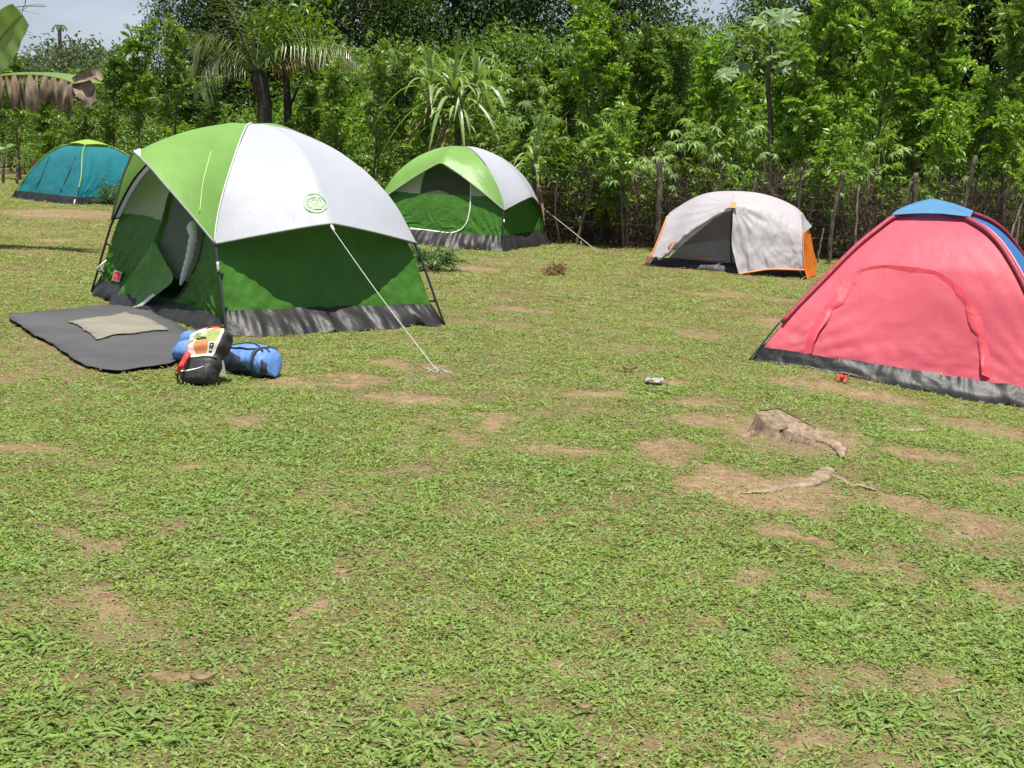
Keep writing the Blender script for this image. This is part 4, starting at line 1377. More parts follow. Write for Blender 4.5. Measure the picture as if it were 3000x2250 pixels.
LEAF_HEDGE = leaf_mat('glossy_hedge_leaf', [(0.0, (0.022, 0.055, 0.012)), (0.35, (0.070, 0.158, 0.020)), (0.72, (0.158, 0.285, 0.034)), (1.0, (0.33, 0.48, 0.065))], 0.42, 0.38, 0.45, 0.5)
LEAF_BUSH = leaf_mat('bush_leaf', [(0.0, (0.025, 0.062, 0.016)), (0.4, (0.070, 0.160, 0.024)), (0.8, (0.150, 0.275, 0.040)), (1.0, (0.32, 0.44, 0.08))], 0.40, 0.42, 0.4, 0.5)
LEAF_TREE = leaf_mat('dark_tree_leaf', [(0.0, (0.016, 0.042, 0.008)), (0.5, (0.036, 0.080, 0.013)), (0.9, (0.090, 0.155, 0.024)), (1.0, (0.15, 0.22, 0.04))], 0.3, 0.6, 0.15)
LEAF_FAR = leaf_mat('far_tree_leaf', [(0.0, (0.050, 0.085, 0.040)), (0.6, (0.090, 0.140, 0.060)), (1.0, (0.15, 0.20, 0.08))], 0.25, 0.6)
LEAF_CASSAVA = leaf_mat('cassava_leaf', [(0.0, (0.06, 0.14, 0.035)), (0.5, (0.14, 0.26, 0.060)), (1.0, (0.29, 0.42, 0.095))], 0.42, 0.4, 0.4, 0.45)
LEAF_STRAP = leaf_mat('strap_leaf', [(0.0, (0.10, 0.19, 0.055)), (0.6, (0.20, 0.32, 0.095)), (1.0, (0.34, 0.44, 0.16))], 0.3, 0.35, 0.5)
LEAF_DRY = leaf_mat('dry_leaf', [(0.0, (0.16, 0.10, 0.05)), (0.6, (0.34, 0.25, 0.13)), (1.0, (0.52, 0.42, 0.24))], 0.25, 0.8, 0.1, tboost=(1.1, 1.0, 0.8))
LEAF_PALM = leaf_mat('palm_leaf', [(0.0, (0.05, 0.10, 0.03)), (0.6, (0.12, 0.18, 0.05)), (1.0, (0.28, 0.28, 0.10))], 0.25, 0.35, 0.5)
BARK = bark_mat('grey_bark', (0.055, 0.045, 0.035), (0.17, 0.145, 0.115))
BARK_PALE = bark_mat('pale_bark', (0.09, 0.075, 0.06), (0.36, 0.32, 0.26))
BARK_DARK = bark_mat('dark_bark', (0.022, 0.020, 0.017), (0.075, 0.065, 0.052))
WOOD = bark_mat('weathered_post', (0.045, 0.034, 0.028), (0.20, 0.16, 0.125), 20)


def bent(p0, p1, wob, n=9, r=rng):
    t = np.linspace(0, 1, n)[:, None]
    p = np.asarray(p0) * (1 - t) + np.asarray(p1) * t
    w = np.cumsum(r.normal(size=(n, 3)) * [1, 1, 0.2], 0) * wob
    return p + w * t * 1.0


# --- slender living fence shrub: bare stem, upright plumes of compound leaves
def make_hedge_shrub(seed, h, bare, width, dense=1.0, lean=0.0):
    r = np.random.default_rng(seed)
    root = bpy.data.objects.new('hedge_shrub', None)
    tr = MB()
    ns = r.integers(1, 3)
    lv = Leaves()
    for s_ in range(ns):
        b = np.array([r.normal() * 0.05, r.normal() * 0.05, -0.12]); top = np.array([lean + r.normal() * 0.12 * width, r.normal() * 0.10, h * r.uniform(.86, .97)])
        P = bent(b, top, 0.02, 12, r)
        tr.tube(P, np.interp(np.linspace(0, 1, 12), [0, 1], [0.035 + 0.012 * r.random(), 0.010]), 7)
        nb = int(15 * dense * (1.0 if ns == 1 else 0.7))
        for k in range(nb):
            f = bare / h + (1 - bare / h) * ((k + r.random()) / nb) ** 0.85
            q = f * 11; i = min(int(q), 10)
            o = P[i] + (P[i + 1] - P[i]) * (q - i)
            a = r.random() * 2 * pi
            up = 1.0 + 0.9 * f
            d = nrm(np.array([cos(a), sin(a), up]))
            ln = width * r.uniform(.45, .85) * (1.1 - 0.40 * f)
            e = o + d * ln + np.array([0, 0, 0.12 * ln])
            bp = bent(o, e, 0.012, 5, r)
            tr.tube(bp, np.linspace(0.009, 0.004, 5), 5, cap=False)
            nl = int(15 * r.uniform(.8, 1.2))
            tpos = 0.12 + 0.92 * r.random(nl) ** 0.8
            O = o + (e - o) * tpos[:, None]
            aa = r.random(nl) * 2 * pi
            D = np.stack([np.cos(aa), np.sin(aa), r.uniform(-.2, 1.6, nl)], 1) + d * 0.7
            lv.add(pinnate(O, D, r.uniform(.24, .40, nl), 7, 0.46, r, 0.36))
        O = P[-1] + r.normal(size=(12, 3)) * 0.05
        D = rdir(12, 1.5, r)
        lv.add(pinnate(O, D, r.uniform(.25, .40, 12), 6, 0.42, r))
    t = bpy.data.objects.new('trunk', tr.mesh('trunk', BARK)); t.parent = root
    c = bpy.data.objects.new('crown', lv.mesh('crown', LEAF_HEDGE)); c.parent = root
    return root


# --- round leafy bush from the ground up
def make_bush(seed, h, w, n=2600, mat=None, ls=(0.07, 0.13), lw=0.5):
    r = np.random.default_rng(seed)
    root = bpy.data.objects.new('leafy_bush', None)
    nc = 46
    tr = MB(); lv = Leaves()
    for k in range(nc):
        a = r.random() * 2 * pi; z = r.random() ** 0.75
        rad = w * 0.5 * math.sqrt(max(0.05, 1 - (z * 1.05 - 0.35) ** 2 / 0.72)) * r.uniform(.35, 1.0)
        c = np.array([cos(a) * rad, sin(a) * rad, h * (0.06 + 0.86 * z)])
        if k < 16:
            tr.tube(bent([c[0] * 0.12, c[1] * 0.12, -0.1], c, 0.02, 7, r), np.linspace(0.018, 0.004, 7), 5, cap=False)
        m_ = n // nc
        s_ = r.uniform(.12, .24) * w
        O = c + r.normal(size=(m_, 3)) * s_ * [.55, .55, .5]
        D = nrm(O - c * [0.6, 0.6, 0.9]) * 0.7 + rdir(m_, 0.15, r) * 0.8
        Nn = np.array([0, 0, 0.8]) + nrm(O - [0, 0, h * .4]) * 0.6 + r.normal(size=(m_, 3)) * 0.45
        L_ = r.uniform(*ls, m_)
        lv.add(leaf2_geo(O, D, Nn, L_, L_ * lw))
    t = bpy.data.objects.new('stem', tr.mesh('stem', BARK_DARK)); t.parent = root
    c = bpy.data.objects.new('crown', lv.mesh('crown', mat or LEAF_BUSH)); c.parent = root
    return root


# --- tall tree with limbs and clumped crown
def make_tree(seed, h, w, bare, n=9000, mat=None, ls=(0.13, 0.22), nc=70, name='broadleaf_tree', lw=0.42):
    r = np.random.default_rng(seed)
    root = bpy.data.objects.new(name, None)
    tr = MB(); lv = Leaves()
    P = bent([0, 0, -0.2], [r.normal() * 0.3, r.normal() * 0.3, h * 0.85], 0.06, 12, r)
    tr.tube(P, np.linspace(0.05 * h ** 0.7, 0.03, 12), 9)
    for k in range(nc):
        f = r.random()
        zc = bare + (h - bare) * f
        prof = math.sqrt(max(0.06, 1 - (2 * f - 0.85) ** 2 / 1.5))
        a = r.random() * 2 * pi; rad = w * 0.5 * prof * r.random() ** 0.45
        i = min(10, int(max(0, zc - 0.15 * h) / (h * 0.85) * 11))
        c = np.array([P[i][0] + cos(a) * rad, P[i][1] + sin(a) * rad, zc])
        if k % 2 == 0:
            tr.tube(bent(P[i], c, 0.04, 7, r), np.linspace(0.012 * h ** 0.7, 0.006, 7), 5, cap=False)
        m_ = n // nc
        s_ = w * r.uniform(.07, .13)
        O = c + r.normal(size=(m_, 3)) * s_ * [1, 1, .62]
        D = nrm(O - c) * 0.6 + rdir(m_, -0.25, r) * 0.8
        Nn = np.array([0, 0, 0.8]) + nrm((O - [0, 0, (h + bare) / 2]) / [1, 1, 2]) * 0.6 + r.normal(size=(m_, 3)) * 0.5
        L_ = r.uniform(*ls, m_)
        lv.add(leaf2_geo(O, D, Nn, L_, L_ * lw))
    t = bpy.data.objects.new('trunk', tr.mesh('trunk', BARK_DARK)); t.parent = root
    c = bpy.data.objects.new('crown', lv.mesh('crown', mat or LEAF_TREE)); c.parent = root
    return root


def plant(proto, x, y, rz, sc, label, cat, group=None, dz=0.0):
    o = dup(proto)
    o.location = (x, y, float(gz(x, y)) + dz)
    o.rotation_euler = (0, 0, rz)
    o.scale = (sc, sc, sc) if np.isscalar(sc) else sc
    return tag(o, label, cat, group)


def xat(px, y): return float(Y(px, 400, y)[0])


def top_scale(y, py, h0, px=1500):
    """scale that brings a plant h0 tall, y metres away, up to picture row py"""
    p = Y(px, py, y)
    return (p[2] - float(gz(p[0], p[1]))) / h0


HEDGE = [make_hedge_shrub(200 + i, 3.2, (0.9, 1.2, 0.7, 1.0, 0.5)[i], (1.0, 1.15, 0.95, 1.25, 1.1)[i], (0.95, 0.8, 1.05, 0.85, 0.9)[i], (0.1, -0.1, 0.25, 0, 0.1)[i]) for i in range(5)]
BUSH = [make_bush(300 + i, 1.8, 1.9, 2600, None, (0.06, 0.12), 0.5) for i in range(3)] + [make_bush(310, 1.9, 1.9, 2200, LEAF_HEDGE, (0.08, 0.15), 0.45)]
TREE = [make_tree(400 + i, 7.5, 4.6, 1.2, 9000) for i in range(4)]

# the far left trees beyond the field, hazy and small
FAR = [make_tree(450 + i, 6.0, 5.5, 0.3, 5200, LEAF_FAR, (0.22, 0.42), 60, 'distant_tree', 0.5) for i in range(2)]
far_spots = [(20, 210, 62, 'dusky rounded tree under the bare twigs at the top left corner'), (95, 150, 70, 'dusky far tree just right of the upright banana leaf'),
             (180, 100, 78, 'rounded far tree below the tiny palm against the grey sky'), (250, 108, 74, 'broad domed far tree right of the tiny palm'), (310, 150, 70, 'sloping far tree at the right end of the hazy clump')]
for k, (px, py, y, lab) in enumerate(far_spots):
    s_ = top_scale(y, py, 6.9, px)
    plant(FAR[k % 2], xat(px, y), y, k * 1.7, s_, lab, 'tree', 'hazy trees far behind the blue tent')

# tall dark trees behind everything
tree_spots = [(500, -20, 38, 'tall tree left of the palm whose top meets the grey sky'), (600, -90, 37, 'tall dark tree directly behind the palm fronds'),
              (700, -160, 36, 'dark tree rising behind the palm trunks'), (850, -200, 37, 'dark tree above the white fly of the large tent'),
              (1010, -160, 35, 'dark tree left of the tall strap leaved plant'), (1150, -230, 38, 'dark tree straight above the tall strap leaved plant'),
              (1300, -200, 36, 'shady dark tree above the second green tent'), (1450, -170, 37, 'dark tree right of the tall strap leaved plant'),
              (1580, -60, 39, 'dark tree beside the small bright sky gap'), (1760, -140, 37, 'leafy dark tree behind the twin stemmed hedge shrubs'),
              (1905, -70, 38, 'dark tree left of the wide sky gap'), (2260, 0, 40, 'dark tree right of the wide sky gap behind the papaya leaves'),
              (2420, -150, 36, 'dark tree behind the bright plumes above the pale tent'), (2570, -260, 34, 'very dark tree filling the top right of the thicket'),
              (2730, -300, 32, 'very dark tree behind the red leaved sprays at upper right'), (2860, -300, 33, 'very dark tree left of the last hedge plume'),
              (2990, -240, 35, 'dark tree at the right edge of the picture'), (3150, -240, 36, 'dark tree just past the right edge')]
for k, (px, py, y, lab) in enumerate(tree_spots[:-1]):
    s_ = top_scale(y, py, 7.3, px)
    plant(TREE[k % 4], xat(px, y), y, k * 2.3, ((s_ * 0.95, s_ * 0.95, s_) if k > 1 else (s_ * 0.42, s_ * 0.42, s_ * 0.93)), lab, 'tree', 'dark trees behind the thicket')

# middle layer: bushes and shrubs that close the thicket
MID = [make_tree(470 + i, 4.2, 2.6, 0.4, 5200, LEAF_BUSH, (0.10, 0.17), 60, 'broad_shrub', 0.48) for i in range(3)]
WHERE = ['at the left edge of the picture', 'over the drooping banana leaf', 'left of the cap of the blue tent', 'over the right side of the blue tent', 'left of the palm fronds', 'under the left palm frond',
         'over the door brow of the large tent', 'behind the palm trunk', 'right of the palm trunk', 'over the white fly of the large tent', 'between the two green tents', 'left of the tall strap leaved plant',
         'behind the tall strap leaved plant', 'right of the tall strap leaved plant', 'over the guy line of the second green tent', 'behind the leaning hedge stem', 'left of the thick dark post', 'right of the thick dark post',
         'over the left half of the pale tent', 'over the peak of the pale tent', 'over the right half of the pale tent', 'between the pale and the red tent', 'left of the square topped post', 'over the blue cap',
         'left of the knob topped post', 'right of the knob topped post', 'at the right edge of the picture']
k = 0
r_ = np.random.default_rng(5)
for row, (dy, topl, topr) in enumerate([(8.0, 150, 60), (5.0, 235, 150), (2.6, 330, 300)]):
    for ci_, px in enumerate(np.arange(-80, 3100, 120)):
        base = np.interp(px, [-100, 600, 1100, 1600, 3100], [33, 30, 25.5, 21.8, 22.0])
        y = base + dy + r_.normal() * 0.5
        top = np.interp(px, [0, 1000, 1600, 2050, 2130, 2200, 3100], [topl + 60, topl, (topl + topr) / 2, topr + 45, topr + 60, topr + 20, topr]) + r_.normal() * 35
        top += np.interp(px, [2250, 2330, 2730, 2790, 2890, 2950], [0, (110, 90, 40)[row], (110, 90, 40)[row], (290, 200, 60)[row], (290, 200, 60)[row], (110, 90, 40)[row]])
        if px < 560: top = max(top, 175 if row == 0 else 230)
        x = xat(px + r_.normal() * 25, y)
        if row == 0 or (row == 1 and k % 3 == 0):
            pr = MID[k % 3]; h0 = 4.3; wide = 1.0
        elif row == 1:
            pr = HEDGE[k % 5]; h0 = 3.2; wide = 1.15
        else:
            pr = BUSH[k % 4]; h0 = 1.8; wide = 1.05
        s_ = top_scale(y, top, h0, px)
        plant(pr, x, y, r_.random() * 6.28, (s_ * wide, s_ * wide, s_), ('broad shrub deep in the thicket ', 'leafy shrub mid thicket ', 'rounded low bush of the thicket ')[row] + WHERE[ci_], 'shrub',
              ('shrubs deep in the thicket', 'shrubs in the middle of the thicket', 'bushes at the foot of the thicket')[row])
        k += 1

# front line of hedge shrubs, each placed by itself: picture column, row of its top, distance, variant
front = [(60, 190, 33, 'leafy hedge shrub under the drooping brown banana leaf'), (150, 235, 32.5, 'hedge shrub straight behind the left pole of the blue tent'),
         (235, 225, 32, 'hedge shrub behind the lime cap of the blue tent'), (330, 170, 31, 'bright hedge shrub above the right side of the blue tent'), (410, 120, 30.5, 'tall hedge shrub left of the palm with pale new leaves'),
         (500, 90, 30, 'tall hedge shrub touching the left palm frond'), (600, 240, 29, 'hedge shrub below the palm fronds'), (900, 260, 27, 'hedge shrub right of the second palm trunk'),
         (985, 215, 26.5, 'hedge shrub above the right shoulder of the white fly'), (1085, 205, 25.5, 'hedge shrub between the large tent and the strap leaved plant'), (1180, 210, 25, 'hedge shrub left of the strap leaved plant'),
         (1530, 250, 23, 'hedge shrub right of the strap leaved plant'), (1640, 240, 22.5, 'hedge shrub behind the guy line of the second green tent'), (1745, 35, 21.8, 'tall hedge shrub with leaning stem right of the second green tent'),
         (1800, 100, 22.2, 'tall hedge shrub with forked stem before the white pale tent'), (1900, 130, 22.5, 'hedge shrub above the thick dark post'), (2010, 115, 22.4, 'yellow green hedge shrub under the sky gap'),
         (2110, 140, 22.2, 'hedge shrub straight above the pale tent'), (2385, -25, 21.6, 'tall bright hedge plume right of the papaya leaves'), (2460, 40, 22, 'hedge plume between two tall ones above the red tent'),
         (2560, 15, 21.4, 'tall hedge plume left of the reddish sprays'), (2680, 45, 21.2, 'hedge shrub with reddish young leaves at its top'), (2755, 60, 21.0, 'straight stemmed hedge shrub above the blue cap'),
         (2945, 40, 20.8, 'last tall hedge plume at the right edge'), (3010, 150, 20.6, 'hedge shrub cut by the right edge of the picture'), (1250, 330, 24.6, 'low hedge shrub behind the apex of the second green tent'), (2290, 250, 22.3, 'hedge shrub below the papaya leaves'),
         (2850, 230, 21.6, 'pale leaved hedge shrub in the dark gap at right')]
for k, (px, py, y, lab) in enumerate(front):
    s_ = top_scale(y, py, 3.2, px)
    plant(HEDGE[(k * 3 + 1) % 5], xat(px, y), y, k * 2.1, (max(s_ * .85, 0.75), max(s_ * .85, 0.75), s_), lab, 'shrub', 'hedge shrubs along the fence')


# --- cassava: thin stems, hand shaped leaves on long stalks
def palmate_mesh(seed, n=7, ln=0.17, w=0.042, name='leaf', mat=None):
    r = np.random.default_rng(seed)
    a = np.linspace(-1.9, 1.9, n) + r.normal(size=n) * 0.06
    D = np.stack([np.sin(a), np.cos(a), -0.25 + 0.1 * r.normal(size=n)], 1)
    O = np.zeros((n, 3))
    L_ = ln * (1 - 0.28 * np.abs(a) / 1.9) * r.uniform(.9, 1.1, n)
    V, F = leaf_geo(O, D, np.tile([0, 0, 1.0], (n, 1)), L_, L_ * w / ln, 0.15, 0.22)
    st = np.array([[0, 0, 0], [0.0035, -0.08, 0.03], [-0.0035, -0.08, 0.03], [0, -0.2, 0.02]])
    V2 = np.concatenate([V, st]); b = len(V)
    F2 = np.concatenate([F, [[b, b + 1, b + 2], [b + 1, b + 3, b + 2]]])
    return np_mesh(name, V2, F2, mat or LEAF_CASSAVA, smooth=False)


PALM_LEAVES = [palmate_mesh(500 + i) for i in range(3)]


def make_cassava(seed, h, n_leaf, spread):
    r = np.random.default_rng(seed)
    root = bpy.data.objects.new('cassava_plant', None)
    tr = MB(); tops = []
    for k in range(r.integers(2, 4)):
        a = r.random() * 6.28
        e = np.array([cos(a) * spread * .45, sin(a) * spread * .45, h * r.uniform(.75, .95)])
        P = bent([0, 0, -0.1], e, 0.02, 8, r); tr.tube(P, np.linspace(0.014, 0.006, 8), 6); tops.append(P)
    t = bpy.data.objects.new('stem', tr.mesh('stem', BARK)); t.parent = root
    for k in range(n_leaf):
        P = tops[k % len(tops)]
        f = 0.50 + 0.50 * r.random() ** 0.45
        q = P[min(7, int(round(f * 7)))]
        az = r.random() * 6.28; rad = spread * r.uniform(.12, .42)
        o = bpy.data.objects.new('leaf', PALM_LEAVES[k % 3])
        o.location = q + np.array([cos(az) * rad, sin(az) * rad, r.uniform(-.08, .20)])
        o.rotation_euler = (r.normal() * 0.35 - 0.35, r.normal() * 0.3, az - pi / 2)
        s_ = r.uniform(.75, 1.15); o.scale = (s_, s_, s_)
        o.parent = root
    return root


CASS = [make_cassava(520 + i, 1.7, 34, 1.0) for i in range(3)]
cas = [(1555, 330, 22.6, 'cassava plant right of the tall strap leaved plant'), (1620, 205, 23.0, 'tall cassava plant behind the guy line with bright rosettes'), (1675, 280, 22.0, 'cassava plant beside the leaning hedge stem'),
       (1850, 420, 20.9, 'cassava plant left of the thick dark post'), (1985, 425, 20.8, 'yellow green cassava just right of the thick dark post'), (2130, 290, 21.6, 'cassava plant with umbrella rosette above the pale tent'),
       (2225, 310, 21.8, 'cassava rosette below the papaya leaves'), (2080, 340, 21.2, 'cassava plant above the left end of the pale tent'), (2520, 420, 20.6, 'low bright cassava behind the blue cap, left side'),
       (2700, 380, 20.7, 'cassava plant right of the square topped post'), (2790, 300, 21.2, 'cassava plant with yellow tops in the dark gap'), (2850, 310, 21.0, 'bright cassava left of the last hedge plume'),
       (2330, 400, 21.0, 'cassava plant above the right end of the pale tent'), (2620, 200, 21.9, 'pale cassava high among the reddish sprays'), (2960, 330, 20.4, 'cassava plant at the right edge'),
       (1450, 160, 25.5, 'tall cassava behind the strap leaves, right side'), (1200, 105, 27, 'cassava tops left of the strap leaves, higher one'), (1080, 100, 28, 'cassava tops above the white fly'),
       (1390, 130, 26.5, 'cassava tops just above the strap leaves')]
for k, (px, py, y, lab) in enumerate(cas):
    s_ = top_scale(y, py, 1.75, px)
    w_ = min(s_, 1.15)
    plant(CASS[k % 3], xat(px, y), y, k * 1.9, (w_, w_, s_) if s_ < 1.3 else (1.15, 1.15, s_), lab, 'plant', 'cassava plants in front of the thicket')


def grass_mat(name, stops, transl=0.3):
    return leaf_mat(name, stops, transl, 0.5, 0.3, 0.35, (1.4, 1.35, 0.6), (0.492, 0.518))


GR_A = grass_mat('grass_blade', [(0.0, (0.075, 0.110, 0.020)), (0.45, (0.165, 0.218, 0.040)), (0.8, (0.275, 0.315, 0.075)), (1.0, (0.48, 0.42, 0.22))])
GR_B = grass_mat('creeping_grass', [(0.0, (0.070, 0.120, 0.024)), (0.5, (0.155, 0.238, 0.046)), (0.9, (0.27, 0.355, 0.080)), (1.0, (0.41, 0.43, 0.15))])
GR_C = grass_mat('clover_leaf', [(0.0, (0.085, 0.135, 0.022)), (0.5, (0.18, 0.26, 0.042)), (1.0, (0.35, 0.42, 0.085))])
GR_D = grass_mat('dry_straw', [(0.0, (0.22, 0.15, 0.08)), (0.5, (0.38, 0.29, 0.16)), (1.0, (0.55, 0.46, 0.28))], 0.15)
GR_E = grass_mat('yellow_grass', [(0.0, (0.16, 0.17, 0.040)), (0.5, (0.28, 0.28, 0.075)), (1.0, (0.44, 0.41, 0.15))])

# ------------------------------------------------------------------ palm, strap leaved plants, papaya, banana
def strip_leaf(P, W, up, fold=0.25, nseg=12):
    """long leaf along a curve: P points, W full width along it"""
    P = resample(P, nseg); T = nrm(np.gradient(P, axis=0)); W = np.interp(np.linspace(0, 1, nseg), np.linspace(0, 1, len(W)), W)
    S = nrm(np.cross(T, up)); U = np.cross(S, T)
    e1 = P + S * W[:, None] / 2 + U * (W * fold)[:, None]; e2 = P - S * W[:, None] / 2 + U * (W * fold)[:, None]
    return np.stack([e1, P, e2], 1)


def arc(o, az, el, ln, droop, n=10):
    t = np.linspace(0, 1, n)
    d = np.array([cos(az) * cos(el), sin(az) * cos(el), sin(el)])
    P = np.asarray(o) + np.outer(t * ln, d)
    P[:, 2] -= droop * ln * t ** 2
    return P


def frond(parent, P, leaflen, mat, seed, hang=0.5, name='frond'):
    r = np.random.default_rng(seed)
    P = resample(P, 40); T = nrm(np.gradient(P, axis=0))
    m = MB(); m.tube(P, np.linspace(0.016, 0.004, 40), 5)
    lv = Leaves()
    for sg in (-1, 1):
        i = np.arange(5, 40); n = len(i)
        S = nrm(np.cross(T[i], [0, 0, 1.0])) * sg
        f = (i - 5) / 35
        D = S + T[i] * 0.55 + np.array([0, 0, -hang]) + 0.08 * r.normal(size=(n, 3))
        L_ = leaflen * (0.45 + 0.75 * np.sin(np.pi * np.clip(f * 0.85 + 0.12, 0, 1))) * r.uniform(.85, 1.1, n)
        lv.add(leaf_geo(P[i], D, np.array([0, 0, 1.0]) + T[i] * 0.4, L_, 0.030, 0.2, 0.30))
    V = np.concatenate(lv.V); F = np.concatenate(lv.F)
    m.add(V, F)
    return m.build(name, mat, parent, smooth=False)


py_ = 27.0
pb_ = ground_pt(xat(765, py_), py_)
TP = thing('young_palm', 'young palm with thick dark trunk and arching fronds behind the large tent', 'palm', pb_)
ctr = Y(752, 205, py_)
m = MB(); m.tube(catmull(np.array([pb_ - [0, 0, .2], Y(775, 330, py_), Y(765, 260, py_), ctr]), 6), np.interp(np.linspace(0, 1, 19), [0, .5, .85, 1], [0.14, 0.145, 0.17, 0.09]), 10); m.build('trunk', BARK_DARK, TP)
for k, (pts, ll, h_) in enumerate([([(752, 205), (700, 110), (640, 85), (590, 110), (568, 180)], .62, 0.55), ([(750, 200), (690, 60), (640, -20), (600, -40)], .5, 0.2), ([(752, 200), (735, 60), (720, -60)], .55, 0.1),
                             ([(755, 200), (800, 90), (860, 60), (930, 95)], .55, 0.6), ([(757, 205), (830, 120), (930, 120), (1010, 140), (1050, 185)], .62, 0.7), ([(752, 210), (660, 160), (600, 200), (585, 270)], .5, 0.9),
                             ([(757, 210), (900, 150), (985, 150), (1040, 195)], .45, 0.8), ([(750, 195), (770, 50), (830, -40)], .5, 0.2), ([(748, 200), (640, 120), (575, 85), (545, 130)], .5, 0.5)]):
    dep = (0, .5, -.3, .4, -.4, -.5, .3, .6, .7)[k]
    n = len(pts)
    P = catmull(np.array([Y(a, b, py_ + dep * (i / (n - 1)) * 1.2) for i, (a, b) in enumerate(pts)]), 8)
    frond(TP, P, ll * (1.3 if k in (0, 5, 8, 3) else 1.0), LEAF_PALM if k != 6 else LEAF_DRY, 700 + k, h_)
y2_ = 27.6
TS_ = thing('slim_tree', 'slim dark trunk with thin crown just right of the palm trunk', 'tree', ground_pt(xat(845, y2_), y2_))
m = MB(); m.tube(catmull(np.array([Y(848, 440, y2_), Y(842, 300, y2_), Y(838, 180, y2_), Y(846, 60, y2_)]), 6), np.linspace(0.10, 0.04, 19), 8)
m.tube(np.array([Y(842, 330, y2_), Y(868, 270, y2_), Y(885, 228, y2_)]), [0.03, 0.025, 0.015], 6); m.build('trunk', BARK_DARK, TS_)
r = np.random.default_rng(71); lv = Leaves()
for cx, cy in ((846, 70), (900, 120), (820, 110), (880, 160), (940, 170), (905, 60), (800, 60)):
    n = 150; c = Y(cx, cy, y2_ + r.normal() * 0.3)
    O = c + r.normal(size=(n, 3)) * [.28, .28, .18]; L_ = r.uniform(.12, .2, n)
    lv.add(leaf2_geo(O, nrm(O - c) + rdir(n, 0.1, r), np.array([0, 0, 1.0]) + .5 * r.normal(size=(n, 3)), L_, L_ * .4))
o = bpy.data.objects.new('crown', np_mesh('crown', np.concatenate(lv.V) - root_loc(TS_), np.concatenate(lv.F), LEAF_HEDGE, smooth=False)); COL.objects.link(o); o.parent = TS_


def strap_plant(label, stem_pts, y, heads, seed, rad=0.05):
    r = np.random.default_rng(seed)
    base = Y(*stem_pts[0], y)
    base = ground_pt(base[0], y)
    root = thing('strap_leaved_plant', label, 'plant', base)
    P = catmull(np.array([base - [0, 0, .1]] + [Y(a, b, y) for a, b in stem_pts[1:]]), 6)
    m = MB(); m.tube(P, np.linspace(rad * 1.2, rad * 0.7, len(P)), 8); m.build('stem', BARK, root)
    for (hx, hy, n, l0, l1, dy_, lo) in heads:
        c = Y(hx, hy, y + dy_)
        if (hx, hy) != tuple(stem_pts[-1]):
            m = MB(); m.tube(bent(P[-4], c, 0.01, 6, r), np.linspace(rad * 0.7, rad * 0.5, 6), 6); m.build('branch', BARK, root)
        for k in range(n):
            az = k * 2.399 + r.normal() * 0.2; el = lo + (1.5 - lo) * (k / n) ** 0.8 + r.normal() * 0.08
            ln = r.uniform(l0, l1)
            A_ = arc(c + [0, 0, -0.25 * (1 - k / n)], az, el, ln, r.uniform(.55, 1.25) * (1.15 - 0.6 * k / n))
            w = np.array([0.05, 0.08, 0.075, 0.05, 0.004]) * r.uniform(.8, 1.1)
            m = MB(); m.grid(strip_leaf(A_, w, np.array([0, 0, 1.0]) + 0.1 * r.normal(size=3), 0.2)); m.build('leaf', LEAF_STRAP, root, smooth=False)
        for k in range(5):
            az = r.random() * 6.28
            A_ = arc(c - [0, 0, 0.35 + 0.06 * k], az, -0.1, r.uniform(.35, .6), 1.1)
            m = MB(); m.grid(strip_leaf(A_, np.array([0.03, 0.05, 0.04, 0.004]), np.array([0, 0, 1.0]), 0.3)); m.build('dry_leaf', LEAF_DRY, root, smooth=False)
    return root


strap_plant('tall strap leaved plant with several rosettes behind the second green tent', [(1345, 440), (1340, 350), (1330, 300)], 24.4,
            [(1330, 262, 40, 0.9, 1.6, -0.3, 0.3), (1262, 235, 26, 0.8, 1.5, 0.0, 0.45), (1395, 238, 26, 0.8, 1.4, -0.1, 0.4), (1345, 335, 22, 0.8, 1.3, -0.4, 0.3), (1288, 320, 16, 0.7, 1.1, -0.2, 0.4)], 801)
strap_plant('small strap leaved plant with upright spear beside the second green tent', [(1570, 600), (1568, 520), (1566, 470)], 21.3,
            [(1568, 455, 13, 0.45, 0.95, 0, 0.45)], 803, 0.055)
# two long yellowed leaves that arch out of the small one
o_ = [x for x in bpy.data.objects if x.name.startswith('strap_leaved_plant')][-1]
for pts in ([(1575, 520), (1610, 480), (1650, 490), (1690, 535)], [(1580, 540), (1620, 525), (1655, 540), (1675, 570)], [(1562, 500), (1530, 480), (1505, 495)]):
    P = catmull(np.array([Y(a, b, 21.3 - 0.12 * i) for i, (a, b) in enumerate(pts)]), 6)
    m = MB(); m.grid(strip_leaf(P, np.array([0.03, 0.055, 0.045, 0.006]), np.array([0, -0.4, 1.0]), 0.2)); m.build('dry_leaf', LEAF_DRY if pts[0][0] == 1580 else LEAF_STRAP, o_, smooth=False)
m = MB(); m.grid(strip_leaf(np.array([Y(1570, 450, 21.3), Y(1582, 360, 21.25), Y(1598, 290, 21.2)]), np.array([0.05, 0.07, 0.05, 0.004]), np.array([0.3, -1.0, 0.2]), 0.15)); m.build('leaf', LEAF_STRAP, o_, smooth=False)


